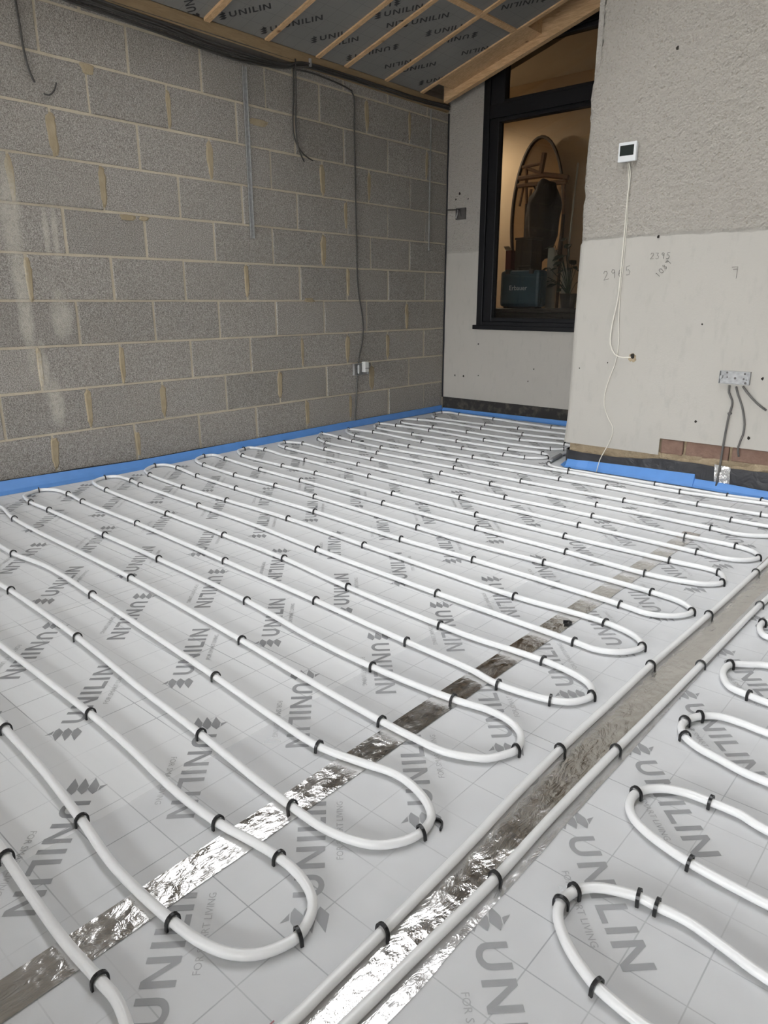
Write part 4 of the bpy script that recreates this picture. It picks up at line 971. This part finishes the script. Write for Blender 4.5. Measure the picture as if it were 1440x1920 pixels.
# twin metal back box on the cream wall, with three grey cables
def back_box(par, x0, x1, y_out, depth, z0, z1, axis, mat):
    th = 0.0016; out = []
    if axis == 'Y':       # opens towards -Y
        yb = y_out + depth
        parts = [('back_plate', ((x0, yb - th, z0), (x1, yb, z1))), ('side', ((x0, y_out, z0), (x0 + th, yb, z1))), ('side', ((x1 - th, y_out, z0), (x1, yb, z1))),
                 ('side', ((x0, y_out, z0), (x1, yb, z0 + th))), ('side', ((x0, y_out, z1 - th), (x1, yb, z1)))]
    else:                 # opens towards +X ; x0,x1 are then Y limits
        xb = y_out - depth
        parts = [('back_plate', ((xb, x0, z0), (xb + th, x1, z1))), ('side', ((xb, x0, z0), (y_out, x0 + th, z1))), ('side', ((xb, x1 - th, z0), (y_out, x1, z1))),
                 ('side', ((xb, x0, z0), (y_out, x1, z0 + th))), ('side', ((xb, x0, z1 - th), (y_out, x1, z1)))]
    for nm, (a_, b_) in parts: out.append(tpart(par, nm, MB().box(a_, b_), mat))
    return out
s0 = (-1.093, 0.600); s1 = (-0.953, 0.538)
bxm = empty('socket_box', ((s0[0] + s1[0]) / 2, YP, s1[1])); tag(bxm, 'twin galvanised metal socket box on the cream wall', 'socket box')
back_box(bxm, s0[0], s1[0], YP - 0.020, 0.020 - 0.001, s1[1], s0[1], 'Y', M['galv'])
W_ = s1[0] - s0[0]; H_ = s0[1] - s1[1]
for fx, fz, r in ((.22, .85, .005), (.40, .82, .009), (.62, .82, .009), (.80, .82, .005), (.24, .5, .004), (.5, .45, .006), (.78, .42, .005), (.88, .38, .004), (.85, .12, .006)):
    n = 10; cx_, cz_ = s0[0] + fx * W_, s1[1] + fz * H_
    mb = MB().add([(cx_ + r * math.cos(2 * math.pi * i / n), YP - 0.0035, cz_ + r * math.sin(2 * math.pi * i / n)) for i in range(n)], [tuple(range(n))])
    tpart(bxm, 'knockout', mb, M['cable_grey'] if r < .0065 else M['galv'])
for i, fx in enumerate((.06, .94)):
    tpart(bxm, 'fixing_lug', MB().box((s0[0] + fx * W_ - .005, YP - 0.0205, s1[1] + H_ * .5 - .008), (s0[0] + fx * W_ + .005, YP - 0.0185, s1[1] + H_ * .5 + .008), 0.0008), M['galv'])
g1 = onP([(-1.042, 0.531), (-1.040, 0.498), (-1.020, 0.460), (-1.017, 0.435), (-1.024, 0.394), (-1.031, 0.274), (-1.034, 0.142), (-1.037, 0.045)], 0.012)
g2 = onP([(-1.012, 0.528), (-0.997, 0.488), (-0.973, 0.439), (-0.949, 0.350), (-0.949, 0.297), (-0.963, 0.234), (-0.954, 0.187)], 0.010)
g3 = onP([(-0.981, 0.531), (-0.958, 0.504), (-0.909, 0.457), (-0.862, 0.426)], 0.012)
g1[-1] = (g1[-1][0], YP - 0.020, g1[-1][2] - 0.02)
cable('box_cable', g1, 0.0052, 'cable_grey', 'left grey cable from twin socket box down behind the foil patch')
cable('box_cable', g2, 0.0048, 'cable_grey', 'middle grey cable curving from twin socket box to the exposed brick')
cable('box_cable', g3, 0.0052, 'cable_grey', 'cut-off grey cable slanting to the right from twin socket box')
cl = g1[4]
tag(MB().box((cl[0] - .008, YP - 0.019, cl[2] - .004), (cl[0] + .010, YP - 0.002, cl[2] + .006), 0.003).build('cable_clip', M['cable_grey']), 'small grey clip holding cable under twin socket box', 'cable clip')

# single metal box with white connector on the block wall
b0 = (3.897, 0.475); b1 = (4.055, 0.389)
bb = empty('junction_box', (XW, (b0[0] + b1[0]) / 2, b1[1])); tag(bb, 'grey metal junction box with white connector on the block wall', 'junction box')
back_box(bb, b0[0], b1[0], XW + 0.026, 0.026 - 0.004, b1[1], b0[1], 'X', M['galv'])
yy = (b0[0] + b1[0]) / 2
tpart(bb, 'connector', MB().box((XW + 0.012, yy + .012, b1[1] + .020), (XW + 0.052, yy + .052, b0[1] + .010), 0.003), M['white_conn'])
tpart(bb, 'connector_band', MB().box((XW + 0.0515, yy + .012, b1[1] + .046), (XW + 0.0535, yy + .052, b1[1] + .050)), M['cable_dark'])
tpart(bb, 'cable_gland', MB().tube([(XW + 0.020, yy - .030, b1[1] + .012), (XW + 0.020, yy - .030, b0[1] - .01)], 0.011, 10), M['galv'])
wl = onW([(3.910, 2.284), (3.935, 2.260), (3.937, 2.068), (3.942, 1.766), (3.947, 1.382), (3.958, 1.017), (4.006, 0.789), (4.004, 0.654), (3.961, 0.511), (3.954, 0.448)], 0.012)
cable('wall_cable', wl, 0.0048, 'cable_dark', 'dark cable dropping down block wall to the grey junction box')
wl = onW([(3.948, 0.401), (3.933, 0.241), (3.913, 0.080), (3.906, -0.001)], 0.008)
cable('wall_cable', wl, 0.0055, 'cable_grey', 'grey cable running from junction box down to the blue strip')

# small metal box on the recessed wall
q0 = (-3.647, 1.642); q1 = (-3.555, 1.556)
sb = empty('switch_box', (q0[0], YB, q1[1])); tag(sb, 'small dark metal switch box on cream wall left of the window', 'switch box')
back_box(sb, q0[0], q1[0], YB - 0.018, 0.017, q1[1], q0[1], 'Y', M['cable_grey'])
mx = (q0[0] + q1[0]) / 2
tpart(sb, 'wire_end', MB().tube([(mx - .03, YB - .012, q0[1] - .015), (mx - .02, YB - .03, q0[1] - .04), (mx - .028, YB - .034, q1[1] + .008)], 0.006, 8), M['galv'])
tpart(sb, 'wire_end', MB().tube([(mx - .01, YB - .012, q0[1] - .01), (mx + .004, YB - .026, q0[1] - .03), (mx + .012, YB - .022, q1[1] + .02)], 0.004, 8), M['cable_dark'])
e = (-3.738, 1.637)
cable('switch_cable', [(e[0] - 0.01, YB - 0.012, e[1]), ((e[0] + mx) / 2, YB - 0.014, e[1] - 0.004), (mx - 0.02, YB - 0.012, e[1] - 0.006)], 0.005, 'cable_dark', 'short dark cable from block wall corner to small switch box')

# galvanised channel and thin strip on the block wall
c0 = (3.004, 2.247); c1_ = (2.999, 1.301)
mb = MB(); ya, yb_ = 2.992, 3.024
mb.box((XW + .004, ya, c1_[1]), (XW + .006, yb_, c0[1])); mb.box((XW + .004, ya, c1_[1]), (XW + .014, ya + .003, c0[1])); mb.box((XW + .004, yb_ - .003, c1_[1]), (XW + .012, yb_, c0[1]))
tag(mb.build('cable_channel', M['galv']), 'narrow galvanised cable channel fixed upright on the block wall', 'cable channel')
c0 = (4.804, 2.326); c1_ = (4.800, 1.315)
tag(MB().box((XW + .003, c1_[0] - .006, c1_[1]), (XW + .008, c1_[0] + .006, c0[1])).build('cable_channel', M['galv']), 'very thin metal strip on block wall near the window corner', 'cable channel')

# cables run along the head of the block wall
bund = [(1.942, 2.302), (2.163, 2.296), (2.462, 2.288), (2.728, 2.273), (2.948, 2.268), (3.314, 2.301), (3.448, 2.337), (3.730, 2.350), (4.147, 2.352), (4.621, 2.355), (5.008, 2.365)]
for i, (dz, off, r, wob) in enumerate(((0.0, 0.012, .0075, .004), (0.016, 0.014, .0065, .010), (0.030, 0.016, .006, .010), (-0.008, 0.020, .0055, .006), (0.042, 0.024, .0055, .007))):
    pts = []
    ext = [(-0.5, 2.345), (0.6, 2.34), (1.3, 2.335)] + bund
    for j, p in enumerate(ext):
        zz = p[1] + dz * (1.0 if p[0] < 3.2 else 0.45) + wob * noise.noise(Vector((j * 1.3, i * 3.7, 0)))
        pts.append((XW + off + 0.004, min(p[0], YB - 0.02), min(zz, zroof(XW) - 0.012)))
    cable('ceiling_cable', pts, r, 'cable_dark', '%s dark cable from the bottom of the bundle along the block wall head' % nth(i), 'cable', 'cables along the head of the block wall')
v = []; f = []
yl = [-0.6 + 0.1 * i for i in range(57)]; yl = [y for y in yl if y < YB - 0.02]
for y in yl:
    zb = interp([(0, 2.345), (2.0, 2.325), (2.5, 2.312), (3.0, 2.30), (3.3, 2.33), (3.45, 2.345)], y)
    v += [(XW + 0.006, y, zb), (XW + 0.010, y, zb + 0.02), (XW + 0.024, y, 2.352 + 0.004)]
for i in range(len(yl) - 1):
    for j in range(2): f.append((i * 3 + j, (i + 1) * 3 + j, (i + 1) * 3 + j + 1, i * 3 + j + 1))
tag(mesh_obj('felt_strip', [p for p in v], f, M['felt']), 'dark felt strip hanging behind the cables at the block wall head', 'felt strip')
br = onW([(3.393, 2.308), (3.538, 2.317), (3.728, 2.309), (3.853, 2.296), (3.910, 2.284)], 0.020)
cable('ceiling_cable', br, 0.0055, 'cable_dark', 'short dark cable branching down from the bundle to the dropped wall cable')
d1 = onW([(3.387, 2.362), (3.389, 2.310), (3.380, 2.131), (3.369, 2.009), (3.371, 1.948), (3.395, 1.890), (3.453, 1.836), (3.532, 1.809)], 0.016)
cable('hanging_cable', d1, 0.0048, 'cable_dark', 'longer dark cable end hanging from the bundle, curling right')
d2 = onW([(3.396, 2.364), (3.396, 2.282), (3.391, 2.133), (3.382, 1.996), (3.387, 1.914), (3.407, 1.846), (3.446, 1.791)], 0.028)
cable('hanging_cable', d2, 0.0044, 'cable_dark', 'shorter dark cable end hanging straight from the bundle')
s_ = (3.522, 2.377)
tag(MB().box((XW + 0.012, s_[0] - .008, s_[1] - .03), (XW + .034, s_[0] + .008, s_[1] + .016), 0.002).build('metal_bracket', M['galv']), 'small metal bracket holding the cables at the block wall head', 'bracket')
l1 = onW([(1.706, 2.265), (1.708, 2.230), (1.713, 2.147), (1.717, 2.041), (1.733, 1.950), (1.750, 1.914)], 0.014)
l1[0] = (XW + 0.016, l1[0][1], 2.345)
cable('hanging_cable', l1, 0.0052, 'cable_dark', 'dark cable hanging at the far left of the block wall')
l2 = onW([(1.857, 1.935), (1.842, 1.900), (1.813, 1.874), (1.788, 1.876)], 0.010)
cable('cable_offcut', l2, 0.0038, 'cable_dark', 'short hooked cable end poking from the block wall, far left')

# pencilled number on the packing timber
# ================================================================== THE ROOM BEHIND THE WINDOW
def I2(p, y): return (p[0], y, p[1])
top_z = 0.865
# low dark cabinet under the tool case
cb = empty('cabinet', (-3.2, 5.55, 0)); tag(cb, 'low dark cabinet behind the window with blue case on top', 'cabinet')
tpart(cb, 'carcass', MB().box((-3.66, 5.30, 0.02), (-1.9, 5.95, top_z - 0.03), 0.01), M['dark_wood'])
tpart(cb, 'top', MB().box((-3.70, 5.28, top_z - 0.03), (-1.88, 5.97, top_z), 0.006), M['dark_wood'])
tpart(cb, 'door', MB().box((-3.62, 5.285, 0.06), (-2.78, 5.30, top_z - 0.06), 0.004), M['dark_wood'])
tpart(cb, 'door', MB().box((-2.76, 5.285, 0.06), (-1.94, 5.30, top_z - 0.06), 0.004), M['dark_wood'])
k0 = (-3.475, 1.172); k1 = (-3.095, 0.880)
cs = empty('tool_case', ((k0[0] + k1[0]) / 2, 5.52, top_z)); tag(cs, 'dark blue plastic tool case with white lettering behind the window', 'tool case')
kz0, kz1 = top_z + 0.012, k0[1]
tpart(cs, 'shell', MB().box((k0[0], 5.45, kz0), (k1[0], 5.51, kz1), 0.028), M['case_blue'])
tpart(cs, 'shell', MB().box((k0[0] + .004, 5.514, kz0), (k1[0] - .004, 5.60, kz1), 0.022), M['case_blue'])
for fx in (0.2, 0.8):
    x = k0[0] + fx * (k1[0] - k0[0]); tpart(cs, 'latch', MB().box((x - .02, 5.44, kz1 - .03), (x + .02, 5.52, kz1 + .008), 0.004), M['dark_wood'])
xh = (k0[0] + k1[0]) / 2
tpart(cs, 'handle', MB().tube([(xh - .07, 5.52, kz1 - .005), (xh - .06, 5.52, kz1 + .03), (xh + .06, 5.52, kz1 + .03), (xh + .07, 5.52, kz1 - .005)], 0.009, 8), M['dark_wood'])
for fx in (0.15, 0.85):
    x = k0[0] + fx * (k1[0] - k0[0]); tpart(cs, 'foot', MB().box((x - .02, 5.47, top_z + 0.0005), (x + .02, 5.58, kz0 + .004)), M['dark_wood'])
ta = (-3.380, 1.023); tb = (-3.205, 1.038)
pl = font_polys('Erbauer', 1.0); mxx = max(p[0] for q in pl for p in q); sc = (tb[0] - ta[0]) / mxx
mb = MB()
for poly in pl: mb.add([(ta[0] + p[0] * sc, 5.4485, ta[1] - 0.01 + p[1] * sc) for p in poly], [tuple(range(len(poly)))])
tpart(cs, 'lettering', mb, M['white_conn'])
# oval mirror against the far wall
MYv = 7.45
o0 = (-4.353, 2.613); ol = (-4.628, 1.876); orr = (-3.990, 1.936); ob = (-4.292, 0.950)
ocx = (ol[0] + orr[0]) / 2; orx = (orr[0] - ol[0]) / 2; ocz = (o0[1] + ob[1]) / 2; orz = (o0[1] - ob[1]) / 2
mi = empty('oval_mirror', (ocx, MYv, ob[1])); tag(mi, 'tall oval mirror with thin dark frame behind the window', 'mirror')
ring = [(ocx + orx * math.cos(2 * math.pi * i / 48), MYv, ocz + orz * math.sin(2 * math.pi * i / 48)) for i in range(49)]
tpart(mi, 'mirror_frame', MB().tube(ring, 0.018, 6, cap=False), M['dark_wood'])
tpart(mi, 'mirror_glass', MB().add([(p[0], MYv + 0.01, p[2]) for p in ring[:-1]], [tuple(range(48))]), M['mirror'])
tpart(mi, 'mirror_stand', MB().tube([(ocx, MYv + 0.03, ob[1] + .02), (ocx, MYv + 0.03, 0.02)], 0.02, 8), M['dark_wood'])
tpart(mi, 'mirror_base', MB().box((ocx - .25, MYv - .10, 0.0), (ocx + .25, MYv + .12, 0.03), 0.008), M['dark_wood'])
# upturned wooden stool frame standing on a table, dark covered chair in front
FYv = 7.02
tb_z = 0.949
ta_ = empty('side_table', (ocx, FYv, 0)); tag(ta_, 'dark side table in front of the oval mirror', 'table')
tpart(ta_, 'table_top', MB().box((ocx - .62, FYv - .25, 0.70), (ocx + .75, FYv + .25, 0.74), 0.008), M['dark_wood'])
for sx in (-.55, .68):
    for sy in (-.2, .2): tpart(ta_, 'leg', MB().box((ocx + sx - .025, FYv + sy - .025, 0), (ocx + sx + .025, FYv + sy + .025, 0.70), 0.004), M['dark_wood'])
def bar(par, a, b, r, y, dy=0.0, mat='brown_wood'):
    return tpart(par, 'bar', MB().tube([(a[0], y, a[1]), (b[0], y + dy, b[1])], r, 6), M[mat])
fr_ = empty('stool_frame', (ocx, FYv, 0.74)); tag(fr_, 'upturned brown wooden stool frame in front of the oval mirror', 'stool')
bar(fr_, (-4.011, 2.365), (-4.041, 2.178), .030, FYv)
bar(fr_, (-4.263, 2.257), (-4.035, 2.271), .016, FYv)
bar(fr_, (-4.212, 2.246), (-4.047, 2.179), .016, FYv)
bar(fr_, (-4.295, 2.154), (-3.984, 2.157), .026, FYv)
bar(fr_, (-3.984, 2.157), (-3.727, 2.107), .026, FYv)
bar(fr_, (-4.303, 2.084), (-3.741, 2.069), .024, FYv)
bar(fr_, (-4.212, 2.246), (-4.190, 1.901), .018, FYv)
bar(fr_, (-4.142, 2.039), (-4.163, 1.874), .016, FYv)
bar(fr_, (-3.768, 2.111), (-3.753, 1.767), .020, FYv)
bar(fr_, (-4.238, 2.058), (-4.272, 1.882), .014, FYv)
lo = (-4.190, 1.901); lo2 = (-3.753, 1.767)
tpart(fr_, 'post', MB().tube([(lo[0], FYv, lo[1]), (lo[0] + .01, FYv, 0.742)], 0.018, 6), M['dark_wood'])
tpart(fr_, 'post', MB().tube([(lo2[0], FYv, lo2[1]), (lo2[0] - .01, FYv, 0.742)], 0.018, 6), M['dark_wood'])
# dark coat heaped over a chair back
def heap(name, c, rx, rz, ry, y, zbot, mat, label, cat):
    bm = bmesh.new(); bmesh.ops.create_icosphere(bm, subdivisions=4, radius=1)
    for q_ in bm.verts:
        p = q_.co.copy(); k = 1 + 0.16 * noise.noise(p * 2.1) + 0.07 * noise.noise(p * 5)
        wdt = 1.0 + 0.15 * max(0, -p.z)
        if p.z < 0: p.z *= 1.5
        q_.co = Vector((c[0] + p.x * rx * k * wdt, y + p.y * ry * k, max(zbot, c[1] + p.z * rz * k)))
    return tag(MB().bm(bm).build(name, mat, smooth=True), label, cat)
hc = (-3.722, 1.736); hr = (-3.562, 1.725); ht = (-3.755, 2.032)
ch = empty('coat_stand', (hc[0], 6.55, 0)); tag(ch, 'dark wooden coat stand before the oval mirror', 'coat stand')
tpart(ch, 'pole', MB().tube([(hc[0], 6.55, 0.03), (hc[0], 6.55, ht[1] - 0.06)], .02, 10), M['dark_wood'])
for a_ in range(4):
    dx, dy = math.cos(a_ * math.pi / 2 + .6), math.sin(a_ * math.pi / 2 + .6)
    tpart(ch, 'foot', MB().tube([(hc[0], 6.55, .10), (hc[0] + .14 * dx, 6.55 + .14 * dy, .06), (hc[0] + .26 * dx, 6.55 + .26 * dy, .012)], .012, 6), M['dark_wood'])
    tpart(ch, 'hook', MB().tube([(hc[0], 6.55, ht[1] - .10), (hc[0] + .07 * dx, 6.55 + .07 * dy, ht[1] - .11), (hc[0] + .10 * dx, 6.55 + .10 * dy, ht[1] - .05)], .008, 6), M['dark_wood'])
heap('coat', hc, hr[0] - hc[0], ht[1] - hc[1], 0.16, 6.56, 0.35, M['cloth_dark'], 'dark coat hung on the stand in front of the oval mirror', 'coat')
# carton and bottles on the cabinet
j0 = (-3.479, 1.450); j1 = (-3.315, 1.211)
bxo = empty('storage_box', ((j0[0] + j1[0]) / 2, 5.75, top_z)); tag(bxo, 'black storage box standing behind the blue tool case', 'box')
tpart(bxo, 'box_body', MB().box((j0[0], 5.68, top_z + .0005), (j1[0], 5.85, j0[1] - .02), 0.006), M['dark_wood'])
tpart(bxo, 'lid', MB().box((j0[0] - .006, 5.674, j0[1] - .02), (j1[0] + .006, 5.856, j0[1]), 0.004), M['dark_wood'])
j0 = (-3.611, 1.356); j1 = (-3.553, 1.219)
rb = empty('carton', ((j0[0] + j1[0]) / 2, 5.78, top_z)); tag(rb, 'dull red carton beside the black storage box indoors', 'carton')
tpart(rb, 'carton_body', MB().box((j0[0], 5.74, top_z + .0005), (j1[0], 5.82, j0[1]), 0.003), M['red_box'])
tpart(rb, 'flap', MB().add([(j0[0], 5.74, j0[1]), (j1[0], 5.74, j0[1]), (j1[0], 5.70, j0[1] + .03), (j0[0], 5.70, j0[1] + .03)], [(0, 1, 2, 3)]), M['pale_card'])
for (u, lab) in (((-3.195, 1.364), 'pale folded card beside the black storage box indoors'), ((-3.047, 1.195), 'small pale carton near the plant indoors')):
    hh = u[1]
    pc = empty('card', (u[0], 5.8, top_z)); tag(pc, lab, 'card')
    tpart(pc, 'panel', MB().box((u[0] - .03, 5.80, top_z + .0005), (u[0] + .03, 5.81, hh), 0.001), M['pale_card'])
    tpart(pc, 'panel', MB().box((u[0] + .028, 5.80, top_z + .0005), (u[0] + .034, 5.86, hh - .02), 0.001), M['pale_card'])
# plant with dark leaves at the right
pz = (-2.976, 1.328)
pt = empty('potted_plant', (pz[0], 5.75, top_z)); tag(pt, 'dark leafy potted plant at right behind the window', 'plant')
mb = MB()
n = 14; prof = [(0.055, 0), (0.075, .11), (0.08, .12), (0.07, .12), (0.068, .10)]
v = [(pz[0] + r * math.cos(2 * math.pi * i / n), 5.75 + r * math.sin(2 * math.pi * i / n), top_z + .0005 + z) for r, z in prof for i in range(n)]
f = [(j * n + i, j * n + (i + 1) % n, (j + 1) * n + (i + 1) % n, (j + 1) * n + i) for j in range(len(prof) - 1) for i in range(n)] + [tuple(range(n - 1, -1, -1)), tuple(range((len(prof) - 1) * n, len(prof) * n))]
tpart(pt, 'pot', MB().add(v, f), M['dark_wood'])
for i in range(22):
    a = random.uniform(0, 6.28); h = random.uniform(.16, max(.3, pz[1] - top_z + .12)); rr = random.uniform(.04, .2)
    e = Vector((pz[0] + rr * math.cos(a), 5.75 + rr * .7 * math.sin(a), top_z + h)); s0_ = Vector((pz[0], 5.75, top_z + .1))
    tpart(pt, 'stem', MB().tube([s0_, s0_.lerp(e, .5) + Vector((0, 0, .03)), e], .003, 4), M['leaf'])
    dr = Vector((math.cos(a), math.sin(a), -.35)).normalized(); sd = dr.cross(Vector((0, 0, 1))).normalized(); L_ = random.uniform(.08, .13)
    vs = [e, e + dr * L_ * .3 + sd * L_ * .28 + Vector((0, 0, .01)), e + dr * L_ * .7 + sd * L_ * .22, e + dr * L_, e + dr * L_ * .7 - sd * L_ * .22, e + dr * L_ * .3 - sd * L_ * .28 + Vector((0, 0, .01)), e + dr * L_ * .5 - Vector((0, 0, .008))]
    tpart(pt, 'leaf', MB().add(vs, [(0, 1, 6), (1, 2, 6), (2, 3, 6), (3, 4, 6), (4, 5, 6), (5, 0, 6)]), M['leaf'])
r0 = (-3.053, 2.023); r1 = (-3.092, 1.253)
tag(MB().tube([(r0[0], 5.9, r0[1]), (r1[0], 5.9, max(r1[1], top_z + .001))], .008, 8).build('upright_rod', M['pale_card'], smooth=True), 'thin pale rod standing upright beside the plant indoors', 'rod')
# added lamp, out of view, to light that room warmly
LX, LY = -5.3, 6.9
lp = empty('added_room_lamp', (LX, LY, 3.19)); tag(lp, 'added unseen warm lamp lighting the room behind the window', 'lamp')
tpart(lp, 'rose', MB().tube([(LX, LY, 3.199), (LX, LY, 3.17)], .05, 12), M['white_abs'])
tpart(lp, 'flex', MB().tube([(LX, LY, 3.17), (LX, LY, 2.85)], .004, 6), M['cable_white'])
tpart(lp, 'shade', MB().tube([(LX, LY, 2.85), (LX, LY, 2.80), (LX, LY, 2.70)], [.03, .10, .15], 16, cap=False), M['white_abs'])
l = bpy.data.lights.new('added_lamp_bulb', 'POINT'); l.energy = 55; l.color = (1.0, 0.80, 0.58); l.shadow_soft_size = 0.05
lo_ = bpy.data.objects.new('added_lamp_bulb', l); COL.objects.link(lo_); lo_.parent = lp; lo_.location = (0, 0, -0.47)
